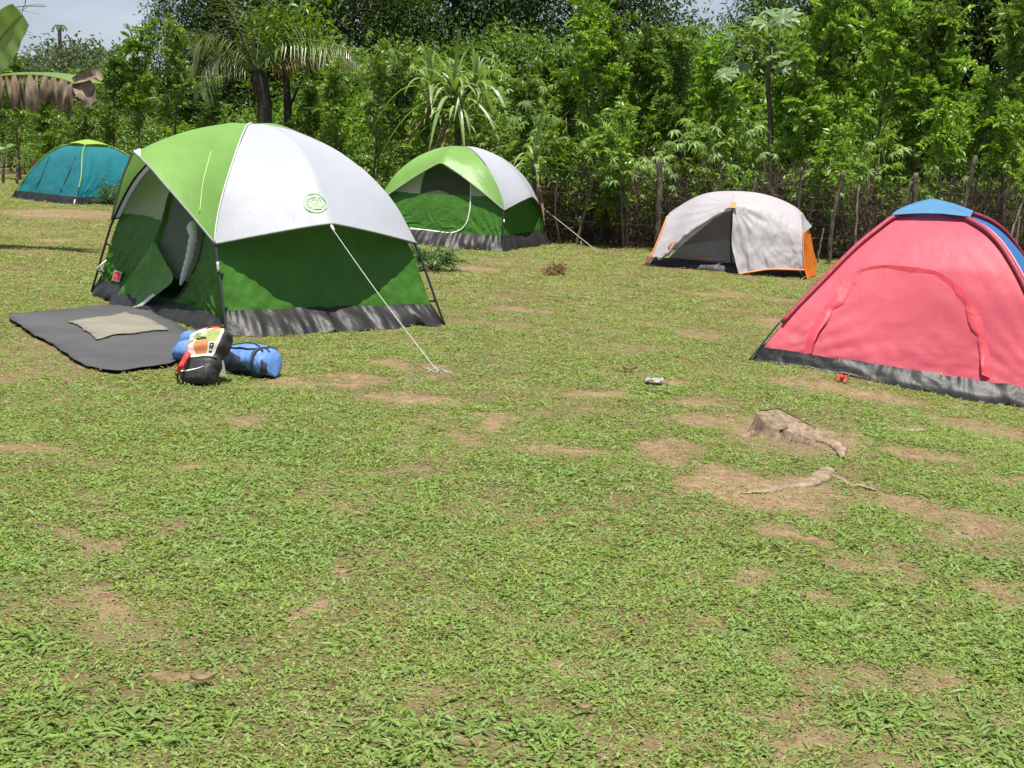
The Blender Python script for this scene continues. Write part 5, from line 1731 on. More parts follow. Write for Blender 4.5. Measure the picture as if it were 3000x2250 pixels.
# papaya like plant with large lobed leaves
LEAF_BIG = leaf_mat('large_lobed_leaf', [(0.0, (0.09, 0.17, 0.055)), (0.6, (0.17, 0.27, 0.095)), (1.0, (0.25, 0.35, 0.15))], 0.3, 0.45)
def lobed_mesh(seed):
    r = np.random.default_rng(seed)
    n = 9
    a = np.linspace(-2.6, 2.6, n)
    D = np.stack([np.sin(a), np.cos(a), -0.12 + 0.08 * r.normal(size=n)], 1)
    L_ = 0.36 * (1 - 0.30 * np.abs(a) / 2.6) * r.uniform(.92, 1.08, n)
    V, F = leaf_geo(np.zeros((n, 3)), D, np.tile([0, 0, 1.0], (n, 1)), L_, 0.17, 0.10, 0.22)
    return np_mesh('leaf', V, F, LEAF_BIG, smooth=False)


LOB = [lobed_mesh(820 + i) for i in range(3)]
pyy = 21.9
pp_ = ground_pt(xat(2262, pyy), pyy)
TPA = thing('papaya_plant', 'papaya like plant with large pale lobed leaves above the pale tent', 'plant', pp_)
stem = catmull(np.array([pp_ - [0, 0, .1], Y(2258, 380, pyy), Y(2250, 250, pyy), Y(2262, 120, pyy)]), 6)
m = MB(); m.tube(stem, np.linspace(0.05, 0.03, len(stem)), 8); m.build('stem', BARK, TPA)
for k, (a, b, dep, tilt, s_) in enumerate([(2292, 48, -.2, 0.9, 1.0), (2232, 62, -.3, 0.5, .85), (2170, 85, -.2, 0.45, .9), (2205, 108, -.4, 0.6, .8), (2345, 138, -.5, 0.5, .75), (2262, 160, -.6, 0.4, .85),
                                     (2122, 212, -.6, 0.7, .8), (2180, 190, -.3, 0.3, .8), (2300, 195, -.5, 0.8, .7), (2325, 80, .3, 0.3, .8), (2250, 30, .3, 0.2, .8), (2140, 150, .1, 0.3, .8)]):
    c = Y(a, b, pyy + dep)
    o = bpy.data.objects.new('leaf', LOB[k % 3]); COL.objects.link(o); o.parent = TPA
    o.location = (c - root_loc(TPA)).tolist(); o.rotation_euler = (tilt, 0.25 * (-1) ** k, (k * 0.8) % 1.6 - 0.8 + (0 if tilt > .6 else k)); o.scale = (s_, s_, s_)
    st_ = stem[min(len(stem) - 1, 12 + k % 7)]
    m = MB(); m.tube(catmull(np.array([st_, (st_ + c) / 2 + [0, 0, .06], c]), 5), 0.008, 5); m.build('leaf_stalk', LEAF_CASSAVA, TPA)

# banana plant at the left edge
by = 16.0
BAN_G = leaf_mat('banana_leaf', [(0.0, (0.12, 0.21, 0.06)), (0.6, (0.20, 0.31, 0.10)), (1.0, (0.30, 0.40, 0.16))], 0.4, 0.4)
BAN_D = bark_mat('dead_banana_leaf', (0.085, 0.062, 0.042), (0.34, 0.27, 0.19), 9)
bb = ground_pt(xat(-150, by), by)
TB = thing('banana_plant', 'banana plant at the left edge with one upright leaf and one brown drooping leaf', 'banana plant', bb)
m = MB(); m.tube(catmull(np.array([bb - [0, 0, .1], Y(-152, 430, by), Y(-140, 300, by)]), 6), np.linspace(0.13, 0.08, 13), 10); m.build('stem', bark_mat('banana_stem', (0.10, 0.12, 0.05), (0.26, 0.25, 0.13)), TB)


def broad(pts, widths, up, name, mat, wav=0.02, seed=0, nseg=40, nw=15, dep=None, fold=0.12):
    P = resample(catmull(np.array([Y(a, b, by + (dep[i] if dep else 0)) for i, (a, b) in enumerate(pts)]), 8), nseg)
    T = nrm(np.gradient(P, axis=0)); W = np.interp(np.linspace(0, 1, nseg), np.linspace(0, 1, len(widths)), widths)
    S = nrm(np.cross(T, up)); U = np.cross(S, T)
    v = np.linspace(-1, 1, nw)
    sh = P[:, None] + S[:, None] * (W[:, None] * v[None])[..., None] / 2 + U[:, None] * (W[:, None] * np.abs(v)[None] * fold + wav * np.sin(np.arange(nseg)[:, None] * 1.1 + seed + v[None] * 2) * np.abs(v)[None])[..., None]
    m = MB(); m.grid(sh); lf = m.build(name, mat, TB)
    m = MB(); m.tube(P, np.linspace(0.018, 0.006, nseg), 6); m.build('midrib', GR_C if mat is BAN_G else BAN_D, lf)
    return P


broad([(-140, 300), (-80, 220), (-15, 135), (30, 80), (66, 42)], [0.10, 0.38, 0.52, 0.50, 0.30], np.array([0.25, -1.0, 0.25]), 'leaf', BAN_G, 0.012, 1, dep=[0, -.1, -.2, -.25, -.3])
broad([(-145, 320), (-60, 400), (-5, 440), (46, 425)], [0.1, 0.3, 0.3, 0.06], np.array([0, -0.5, 1.0]), 'leaf', BAN_G, 0.012, 2)
# the drooping leaf: green far half, brown torn near half in hanging strips
rib = resample(catmull(np.array([Y(a, b, by) for a, b in [(-140, 300), (-90, 245), (0, 224), (70, 220), (130, 222), (190, 234), (226, 250)]]), 8), 60)
g_ = np.linspace(0, 1, 10)
far_ = rib[18:, None] + g_[None, :, None] * (np.array([0, 0.26, 0.10]) * (1 - 0.15 * np.linspace(0, 1, 42)[:, None, None])) + np.array([0, 0, 1]) * (-0.05 * (g_ ** 2))[None, :, None] + np.array([0.10, 0, 0.0]) * g_[None, :, None] * np.linspace(0, 2.4, 42)[:, None, None]
m = MB(); m.grid(far_); lf = m.build('leaf', BAN_G, TB)
m = MB(); m.tube(rib, np.linspace(0.025, 0.012, 60), 6); m.build('midrib', GR_C, lf)
r = np.random.default_rng(33)
edges = [18, 25, 28, 34, 36, 42, 44, 53, 59]
for k in range(len(edges) - 1):
    a, b = edges[k], edges[k + 1]
    if k == 5: continue
    seg = rib[a:b + 1] + [0, -0.01, 0]
    L_ = (.36, .31, .38, .33, .40, .3, .30, .34)[k]
    n = len(seg); tt = np.linspace(0, 1, 16)
    sh = seg[:, None] + np.array([0, 0, -1.0]) * (L_ * tt)[None, :, None] * (1 + 0.08 * np.sin(np.arange(n) * 1.3 + k))[:, None, None]
    sh = sh + np.array([0, -1.0, 0]) * (0.05 * np.sin(tt * 2.6) + 0.03 * np.sin(np.arange(n)[:, None] * 1.7 + tt[None] * 3 + k))[..., None]
    mid_ = sh.mean(0, keepdims=True)
    sh = mid_ + (sh - mid_) * (1 - 0.30 * tt[None, :, None] * r.uniform(-.5, 1.0)) + np.array([1.0, 0, 0]) * (0.05 * r.normal() * tt)[None, :, None]
    m = MB(); m.grid(sh); m.build('dry_strip', BAN_D, lf)
m = MB(); m.grid(strip_leaf(np.array([Y(222, 248, by), Y(248, 262, by - .05), Y(255, 290, by - .08), Y(246, 314, by - .08)]), np.array([.10, .24, .22, .05]), np.array([0.3, -1, 0.1]), .25)); m.build('dry_strip', BAN_D, lf)
m = MB(); m.grid(strip_leaf(np.array([Y(215, 240, by), Y(255, 228, by - .03), Y(288, 218, by - .05), Y(300, 235, by - .06)]), np.array([.08, .13, .15, .05]), np.array([0.0, -1, 0.5]), .35)); m.build('dry_strip', BAN_D, lf)

# bare twigs that reach in at the top left, and the tiny far palm
yb = 24.0
bt = ground_pt(xat(-260, yb), yb)
TT = thing('bare_tree', 'bare tree at the left edge with thin twigs against the grey sky', 'tree', bt)
m = MB(); m.tube(catmull(np.array([bt - [0, 0, .1], Y(-250, 250, yb), Y(-180, 90, yb)]), 6), np.linspace(.09, .05, 13), 8); m.build('trunk', BARK, TT)
r = np.random.default_rng(12)
for pts, w in (([(-180, 90), (-80, 50), (0, 38), (50, 28), (125, 24)], .018), ([(-180, 90), (-60, -20), (40, -60)], .02), ([(72, -30), (64, 10), (56, 42)], .009), ([(0, 38), (40, 70), (90, 98)], .008), ([(-60, 45), (10, 12), (60, 2), (110, -10)], .010),
               ([(20, 34), (60, 50), (118, 62)], .006), ([(50, 28), (85, 10), (125, 5)], .006), ([(-180, 90), (-60, 110), (30, 96), (100, 88)], .010), ([(30, 96), (70, 104), (120, 112)], .006)):
    P = catmull(np.array([Y(a, b, yb) for a, b in pts]), 8) + r.normal(size=3) * 0.1
    m = MB(); m.tube(P + np.cumsum(r.normal(size=P.shape), 0) * 0.004, np.linspace(w, w * 0.35, len(P)), 5); m.build('branch', BARK, TT)
yf = 75.0
TF = thing('far_palm', 'tiny palm standing above the far trees against the sky', 'palm', ground_pt(xat(176, yf), yf))
m = MB(); m.tube(np.array([root_loc(TF), Y(175, 100, yf), Y(174, 80, yf)]), [.12, .10, .09], 6); m.build('trunk', BARK_PALE, TF)
for k in range(9):
    a_ = k * 0.7
    m = MB(); m.grid(strip_leaf(arc(Y(174, 79, yf), a_, 0.75, 0.55, 1.1), np.array([.10, .22, .20, .03]), np.array([0, 0, 1.0]), .3, 7)); m.build('frond', LEAF_FAR, TF, smooth=False)

# ------------------------------------------------------------------ fence posts, stems and wires
def post(pts, r0, r1, mat, label, name='fence_post', cat='post', dep=None, group=None, knob=0.0):
    b = G(*pts[0])
    yy = dep or b[1]
    q = [Y(a, c, yy) for a, c in pts]
    q[0] = ground_pt(q[0][0], yy, -0.1)
    root = thing(name, label, cat, ground_pt(q[0][0], yy), group)
    P = resample(catmull(np.array(q), 8), 26)
    r = np.random.default_rng(int(pts[0][0]))
    P = P + np.cumsum(r.normal(size=P.shape), 0) * [.004, .004, 0]
    R_ = np.linspace(r0, r1, 26) * (1 + 0.10 * r.normal(size=26))
    if knob: R_[-4:] *= [1.1, 1.5, 1.6, 1.0]
    R_ = R_ * 0.68
    m = MB(); m.tube(P, R_, 9); m.build('shaft' if name == 'fence_post' else 'trunk', mat, root)
    return root, P


post([(1925, 705), (1932, 590), (1940, 466)], .062, .052, WOOD, 'thick dark post with flat top left of the pale tent', dep=20.4, group='posts of the fence')
post([(2428, 772), (2436, 690), (2448, 600), (2470, 500)], .050, .034, WOOD, 'leaning pale spotted post between the pale and the red tent', dep=19.6, group='posts of the fence', knob=.5)
post([(2392, 775), (2405, 720), (2416, 670)], .018, .014, BARK_PALE, 'short thin stick leaning beside the spotted post', dep=19.7, group='posts of the fence')
post([(2503, 735), (2510, 640), (2520, 550)], .024, .020, BARK_PALE, 'thin pale spotted post left of the red tent', dep=19.7, group='posts of the fence')
post([(2672, 760), (2676, 620), (2680, 506)], .068, .060, WOOD, 'square topped dark post behind the blue cap', dep=19.4, group='posts of the fence')
post([(2610, 770), (2640, 620), (2668, 530)], .030, .028, WOOD, 'dark slanting brace against the square topped post', dep=19.4, group='posts of the fence')
post([(2800, 800), (2830, 620), (2850, 520), (2866, 455)], .042, .036, WOOD, 'knob topped leaning post right of the blue cap', dep=19.0, group='posts of the fence', knob=1)
post([(2925, 800), (2950, 730), (2978, 640), (3012, 545)], .026, .018, BARK_PALE, 'slender whitish pole leaning out at the right edge', dep=18.6, group='posts of the fence')
post([(2972, 760), (2978, 680), (2985, 605)], .020, .016, BARK_PALE, 'thin pale stake beside the whitish leaning pole', dep=18.9, group='posts of the fence')
post([(2180, 720), (2195, 620), (2222, 520)], .034, .024, WOOD, 'dark post leaning behind the pale tent peak', dep=20.2, group='posts of the fence')
post([(2330, 720), (2336, 600), (2345, 490)], .034, .026, WOOD, 'dark post behind the right end of the pale tent', dep=20.2, group='posts of the fence')
for k, (px, py) in enumerate([(8, 455), (50, 470), (95, 462), (130, 478)]):
    post([(px, 540), (px + 4, 500), (px + 6, py)], .05, .04, WOOD, 'dark stake %s at the far left' % ('cut by the picture edge', 'nearest the picture edge', 'halfway to the blue tent', 'next to the blue tent')[k], dep=31.0, group='dark stakes far left')


def stem_tree(pts, r0, r1, mat, label, dep, n=0, seed=1):
    root, P = post(pts, r0, r1, mat, label, 'sapling', 'sapling', dep, 'bare stems in the hedge')
    r = np.random.default_rng(seed); n = 46
    O = P[-8:][r.integers(0, 8, n)] + r.normal(size=(n, 3)) * 0.04
    V, F = pinnate(O, rdir(n, 0.5, r), r.uniform(.22, .36, n), 6, 0.42, r)
    o = bpy.data.objects.new('crown', np_mesh('crown', V - root_loc(root), F, LEAF_HEDGE, smooth=False)); COL.objects.link(o); o.parent = root


stem_tree([(1685, 700), (1725, 580), (1760, 470), (1787, 390), (1835, 320)], .040, .020, BARK, 'long leaning stem right of the guy line of the second green tent', 20.9, seed=1)
stem_tree([(1752, 715), (1768, 620), (1790, 540)], .026, .018, BARK_DARK, 'thin dark stem beside the long leaning stem', 21.0, seed=2)
stem_tree([(1828, 715), (1824, 600), (1812, 480), (1808, 400)], .026, .016, BARK, 'pale straight stem left of the thick dark post', 20.7, seed=3)
stem_tree([(2352, 760), (2382, 600), (2440, 430)], .034, .020, BARK, 'grey leaning stem rising from behind the right end of the pale tent', 20.3, seed=4)
stem_tree([(2735, 770), (2745, 600), (2757, 380), (2757, 300)], .032, .020, BARK, 'straight stem behind the blue cap', 19.8, seed=5)
stem_tree([(2935, 780), (2943, 600), (2946, 430), (2950, 330)], .034, .020, BARK, 'tall straight stem left of the whitish leaning pole', 19.7, seed=6)
stem_tree([(248, 560), (250, 430), (244, 340)], .10, .06, BARK_DARK, 'dark trunk right above the cap of the blue tent', 30.5, seed=7)
stem_tree([(1645, 730), (1625, 620), (1632, 520), (1640, 420)], .022, .014, BARK_PALE, 'slim pale stem by the small strap leaved plant', 21.0, seed=8)
for k, (hz, nm) in enumerate(((0.38, 'lowest'), (0.78, 'middle'), (1.12, 'topmost'))):
    a, b = ground_pt(xat(1560, 20.75), 20.75), ground_pt(xat(3080, 18.8), 18.8)
    mid = [ground_pt(xat(p_, y_), y_) for p_, y_ in ((1930, 20.33), (2440, 19.55), (2676, 19.33), (2825, 18.95))]
    P = np.array([a] + mid + [b]); P[:, 2] += hz + 0.02 * np.sin(np.arange(6) * 2 + k)
    t = thing('fence_wire', '%s rusty wire strung between the fence posts' % nm, 'wire', a, 'wires of the fence')
    m = MB(); m.tube(resample(P, 60), 0.0016, 5); m.build('strand', plain('rusty_wire', (0.10, 0.075, 0.06), 0.8), t)
    r = np.random.default_rng(k); W = resample(P, 90)
    for j in range(3, 88, 3):
        d = nrm(r.normal(size=3)) * 0.03
        m = MB(); m.tube(np.array([W[j] - d, W[j] + d]), 0.003, 4); m.build('barb', bpy.data.materials['rusty_wire'], t)

# dry stems and dead leaves along the foot of the fence
r = np.random.default_rng(44)
n = 16000
px = r.uniform(1560, 3120, n)
yb_ = np.interp(px, [1560, 1930, 3120], [21.3, 20.9, 19.6]) + r.random(n) ** 1.4 * 1.6
x_ = (px - 1500) / FPX * yb_ * 1.0
hmax = 0.95 + 0.8 * fbm(px / 90.0, px * 0, 3, 3)
z0 = gz(x_, yb_) + hmax * r.random(n) ** 1.3 * 0.8
O = np.stack([x_, yb_, z0], 1)
D = rdir(n, 1.5, r)
lv = Leaves()
L_ = r.uniform(.15, .65, n)
lv.add(leaf_geo(O, D, rdir(n, 0, r), L_, r.uniform(.005, .011, n), 0.3, 0.25))
BRUSH = leaf_mat('dry_brush', [(0.0, (0.050, 0.038, 0.031)), (0.6, (0.140, 0.106, 0.084)), (1.0, (0.33, 0.26, 0.20))], 0.1, 0.9, 0.05, tboost=(1, 1, 1))
n2 = 9000
px = r.uniform(1560, 3120, n2); yb_ = np.interp(px, [1560, 1930, 3120], [21.2, 20.8, 19.6]) + r.random(n2) * 1.7; x_ = (px - 1500) / FPX * yb_
hmax = 0.45 + 0.65 * fbm(px / 90.0, px * 0, 3, 3)
O = np.stack([x_, yb_, gz(x_, yb_) + hmax * r.random(n2) ** 1.5], 1)
L_ = r.uniform(.05, .11, n2)
lv.add(leaf2_geo(O, rdir(n2, -0.2, r), rdir(n2, 0.5, r), L_, L_ * .5, .3))
o = bpy.data.objects.new('dry_brush', lv.mesh('dry_brush', BRUSH)); COL.objects.link(o); o['kind'] = 'stuff'
# green weeds climbing through it
n3 = 9000
px = r.uniform(1500, 3120, n3); keep = fbm(px / 70.0, px * 0 + 4, 3, 8) > 0.42; px = px[keep]; n3 = len(px)
yb_ = np.interp(px, [1560, 1930, 3120], [21.2, 20.8, 19.8]) + r.random(n3) * 1.5; x_ = (px - 1500) / FPX * yb_
O = np.stack([x_, yb_, gz(x_, yb_) + 0.25 + 1.0 * r.random(n3)], 1)
L_ = r.uniform(.06, .12, n3); lv = Leaves()
lv.add(leaf2_geo(O, rdir(n3, 0.2, r), np.array([0, -0.4, 1.0]) + .5 * r.normal(size=(n3, 3)), L_, L_ * .5, .25))
o = bpy.data.objects.new('climbing_weeds', lv.mesh('climbing_weeds', LEAF_BUSH)); COL.objects.link(o); o['kind'] = 'stuff'

# ------------------------------------------------------------------ stump, roots, weeds and litter on the grass
sp_ = G(2300, 1268)
TST = thing('tree_stump', 'low weathered tree stump with slanting cut face and bare roots', 'stump', sp_)
STUMP = bark_mat('weathered_stump', (0.085, 0.060, 0.042), (0.30, 0.225, 0.155), 16)
r = np.random.default_rng(3)
an = np.linspace(0, 2 * pi, 40); prof_ = []
edge = 1 + 0.55 * (fbm(np.cos(an) * 2 + 5, np.sin(an) * 2, 3, 6) - 0.5) + 0.16 * np.cos(2 * an) + 0.05 * np.sin(3 * an)
tilt_ = lambda r1: 0.92 + 0.55 * np.sin(an) * r1 - 0.55 * np.cos(an) * r1 + 0.10 * np.sin(an * 4 + 1) * r1
ridg = 1 + 0.22 * (fbm(an * 5, an * 0, 3, 14) - 0.5) * 2
ridg[-1] = ridg[0]
for rr_, hh in ((1.45, -0.03), (1.20, 0.012), (1.06, 0.045), (1.0, 0.082), (0.97, 0.094), (0.93, 0.096)):
    ring = np.stack([0.150 * rr_ * edge * ridg * np.cos(an), 0.15 * rr_ * edge * ridg * np.sin(an), (0.78 * hh * tilt_(rr_) if hh > 0.02 else hh + 0 * an)], 1)
    prof_.append(sp_ + ring)
m = MB(); m.grid(np.stack(prof_, 1)); m.build('stump_body', STUMP, TST)
CUT = bark_mat('weathered_cut_wood', (0.115, 0.082, 0.056), (0.30, 0.225, 0.155), 30)
face = [sp_ + np.stack([0.150 * q_ * edge * ridg * np.cos(an), 0.15 * q_ * edge * ridg * np.sin(an), 0.0725 * tilt_(q_) - 0.003 + 0.004 * (fbm(an * 3, an * 0 + q_ * 9, 3, 5) - 0.5)], 1) for q_ in np.linspace(0.95, 0.0, 9)]
m = MB(); m.grid(np.stack(face, 1)); m.build('cut_face', CUT, TST)
for a_, b_, l0 in ((2.0, 2.5, 0.95), (5.0, 4.3, 0.92)):
    q_ = np.linspace(0.12, l0, 8); aa_ = np.linspace(a_, b_, 8)
    zz_ = 0.0725 * (0.92 + 0.55 * np.sin(aa_) * q_ - 0.55 * np.cos(aa_) * q_ + 0.10 * np.sin(aa_ * 4 + 1) * q_)
    m = MB(); m.tube(sp_ + np.stack([0.15 * q_ * np.cos(aa_), 0.15 * q_ * np.sin(aa_), zz_ - 0.002], 1), np.linspace(0.001, 0.0035, 8) * (1 + 0.4 * np.sin(np.arange(8) * 2.1)), 5); m.build('crack', BARK_DARK, TST)
for pts, w0, w1 in (([(2330, 1290), (2370, 1300), (2400, 1312)], .05, .02), ([(2240, 1262), (2200, 1275), (2160, 1290)], .04, .015)):
    P = catmull(np.array([G(a, b) + [0, 0, -0.005] for a, b in pts]), 8)
    m = MB(); m.tube(P, np.linspace(w0, w1, len(P)), 8); m.build('root', STUMP, TST)
r = np.random.default_rng(9)
ROOTW = bark_mat('bare_root_wood', (0.14, 0.10, 0.068), (0.34, 0.255, 0.175), 14)
for lab, pts, w in (('pale forked root below the stump running to the left', [(2425, 1372), (2405, 1400), (2370, 1418), (2310, 1425), (2240, 1442), (2180, 1450)], (.030, .045, .040, .030, .022, .010)),
                    ('thin pale root below the stump running to the right', [(2440, 1392), (2480, 1412), (2520, 1424), (2570, 1438)], (.022, .016, .012, .008)),
                    ('grey root lying right of the stump', [(2580, 1256), (2640, 1258), (2690, 1262), (2735, 1256)], (.010, .028, .034, .012)),
                    ('curved grey root just below the stump', [(2390, 1292), (2430, 1298), (2460, 1318), (2465, 1345)], (.014, .030, .030, .012)),
                    ('dark curved root in the bare earth at the right', [(2790, 1555), (2830, 1572), (2862, 1590), (2870, 1605)], (.008, .014, .012, .006))):
    P = catmull(np.array([G(a, b) + [0, 0, -0.003] for a, b in pts]), 10)
    W = np.interp(np.linspace(0, 1, len(P)), np.linspace(0, 1, len(w)), w) * 1.15
    m = MB(); m.tube(P + np.cumsum(r.normal(size=P.shape), 0) * .002, W * (1 + .12 * r.normal(size=len(P))), 8, flat=0.42)
    t = thing('bare_root', lab, 'root', P[len(P) // 2], 'roots near the stump'); m.build('root', ROOTW, t)

WEED = leaf_mat('weed_leaf', [(0.0, (0.05, 0.12, 0.05)), (0.6, (0.10, 0.20, 0.08)), (1.0, (0.18, 0.28, 0.10))], 0.3)
for lab, (a, b), hgt, nst, dep in (('feathery weed at the right end of the blue tent', (330, 600), .55, 12, None), ('feathery weed behind the right foot of the large tent', (1262, 790), .42, 9, None), ('low weed tuft in the grass before the second green tent', (1225, 765), .22, 6, None),
                           ('dry weed clump in the middle of the field', (1625, 805), .16, 9, None)):
    c = G(a, b); r = np.random.default_rng(a)
    t = thing('weed', lab, 'plant', c)
    m = MB(); lv = Leaves()
    for k in range(nst):
        az = r.random() * 6.28
        P = arc(c, az, r.uniform(.5, 1.4), hgt * r.uniform(.7, 1.1), 0.3)
        m.tube(P, np.linspace(.008, .003, 10), 5)
        O = P[3:][r.integers(0, 7, 8)]
        lv.add(pinnate(O, rdir(8, 0.3, r) + np.array([cos(az), sin(az), 0]) * .5, r.uniform(.14, .24, 8) * (hgt / .5) ** .5, 6, 0.28, r))
    m.build('stem', BARK_PALE if 'dry' in lab else GR_C, t)
    o = bpy.data.objects.new('foliage', np_mesh('foliage', np.concatenate(lv.V) - root_loc(t), np.concatenate(lv.F), LEAF_DRY if 'dry' in lab else WEED, smooth=False)); COL.objects.link(o); o.parent = t

c = G(1916, 1126); r = np.random.default_rng(2)
g_ = np.linspace(-1, 1, 12)
sh = c + g_[:, None, None] * np.array([.055, -.02, 0]) + g_[None, :, None] * np.array([.012, .06, 0]) * (1 - .3 * g_[:, None, None] ** 2) + np.array([0, 0, 1]) * (0.01 + .045 * fbm(g_[:, None] * 2.5, g_[None] * 2.5, 3, 5))[..., None]
m = MB(); m.grid(sh); t = thing('plastic_wrapper', 'crumpled clear plastic wrapper on the grass in the middle', 'litter', c)
m.build('wrapper', plain('clear_plastic', (0.27, 0.29, 0.31), 0.2, 0.6), t)
c = G(2466, 1120)
m = MB()
for a in (0.2, 1.4, 2.6, 4.0, 5.2): m.tube(catmull(np.array([c + [0, 0, .01], c + [cos(a) * .03, sin(a) * .03, .05], c + [cos(a) * .06, sin(a) * .05, .015]]), 5), .009, 6, flat=.35)
t = thing('red_ribbon', 'small red knotted ribbon under the edge of the red tent', 'ribbon', c); m.build('loop', RED, t)
for lab, (a, b), s_ in (('curled tan leaf on the grass at lower left', (595, 2012), .035), ('small dry leaf near the bottom middle of the grass', (1715, 2095), .025), ('tan dry leaf on the grass left of the clear wrapper', (1845, 1092), .05)):
    c = G(a, b) + [0, 0, .018]
    u = np.linspace(-1, 1, 9)
    sh = c + u[:, None, None] * np.array([s_, .2 * s_, 0]) + u[None, :, None] * np.array([0, s_ * .45, 0]) * (1 - u[:, None, None] ** 2) + np.array([0, 0, 1]) * (.35 * s_ * (u[None] ** 2) + .2 * s_ * u[:, None] ** 2)[..., None]
    m = MB(); m.grid(sh); t = thing('fallen_leaf', lab, 'leaf'
, c, 'fallen leaves'); m.build('blade', LEAF_DRY, t)


# ------------------------------------------------------------------ grass
def blade_clump(seed, n, ln, w, spread, mat, lie, name):
    r = np.random.default_rng(seed)
    a = r.random(n) * 2 * pi
    O = np.stack([r.normal(size=n) * spread, r.normal(size=n) * spread, np.full(n, -0.004)], 1)
    up = r.uniform(*lie, n)
    D = np.stack([np.cos(a) * np.cos(up), np.sin(a) * np.cos(up), np.sin(up)], 1)
    L_ = r.uniform(*ln, n); W_ = r.uniform(*w, n)
    N_ = np.array([0, 0, 1.0]) + 0.35 * r.normal(size=(n, 3))
    V, F = leaf_geo(O, D, N_, L_, W_, 0.12, 0.3)
    me = np_mesh(name, V, F, mat, smooth=False)
    return bpy.data.objects.new(name, me)


KINDS = [blade_clump(600, 18, (0.020, 0.042), (0.003, 0.006), 0.026, GR_A, (0.15, 1.0), 'clump_a'),
         blade_clump(601, 17, (0.016, 0.032), (0.007, 0.013), 0.030, GR_B, (0.05, 0.8), 'clump_b'),
         blade_clump(602, 10, (0.03, 0.060), (0.007, 0.013), 0.030, GR_B, (0.0, 0.6), 'clump_c'),
         blade_clump(603, 18, (0.011, 0.022), (0.009, 0.016), 0.032, GR_C, (0.0, 0.6), 'clump_d'),
         blade_clump(604, 12, (0.02, 0.07), (0.0014, 0.0028), 0.035, GR_D, (-0.05, 0.3), 'clump_e'),
         blade_clump(605, 16, (0.016, 0.036), (0.003, 0.006), 0.028, GR_E, (0.1, 0.9), 'clump_f'),
         blade_clump(606, 8, (0.05, 0.10), (0.010, 0.017), 0.018, GR_B, (0.1, 0.7), 'clump_g')]
cr = np.random.default_rng(8); V_, F_ = [], []
for q in range(7):                                  # small clods of earth
    c_ = np.array([*(cr.normal(size=2) * 0.035), 0.002]); s0 = cr.uniform(.004, .011)
    v = np.array([[1, 0, 0], [0, 1, 0], [-1, 0, 0], [0, -1, 0], [0, 0, .8], [.6, .6, .5], [-.6, .5, .4]]) * s0 * cr.uniform(.7, 1.3, (7, 1)) + c_
    V_.append(v); F_.append(np.array([[0, 5, 4], [0, 1, 5], [1, 4, 5], [1, 6, 4], [1, 2, 6], [2, 4, 6], [2, 3, 4], [3, 0, 4]]) + 7 * q)
KINDS.append(bpy.data.objects.new('clump_h', np_mesh('clump_h', np.concatenate(V_), np.concatenate(F_), plain('earth_clod', (0.20, 0.135, 0.085), 0.95, 0.05, var=0.4), smooth=False)))
gcol = bpy.data.collections.new('grass_clumps')
for o in KINDS: gcol.objects.link(o)
PTS, ROT, SCL, KND = [], [], [], []
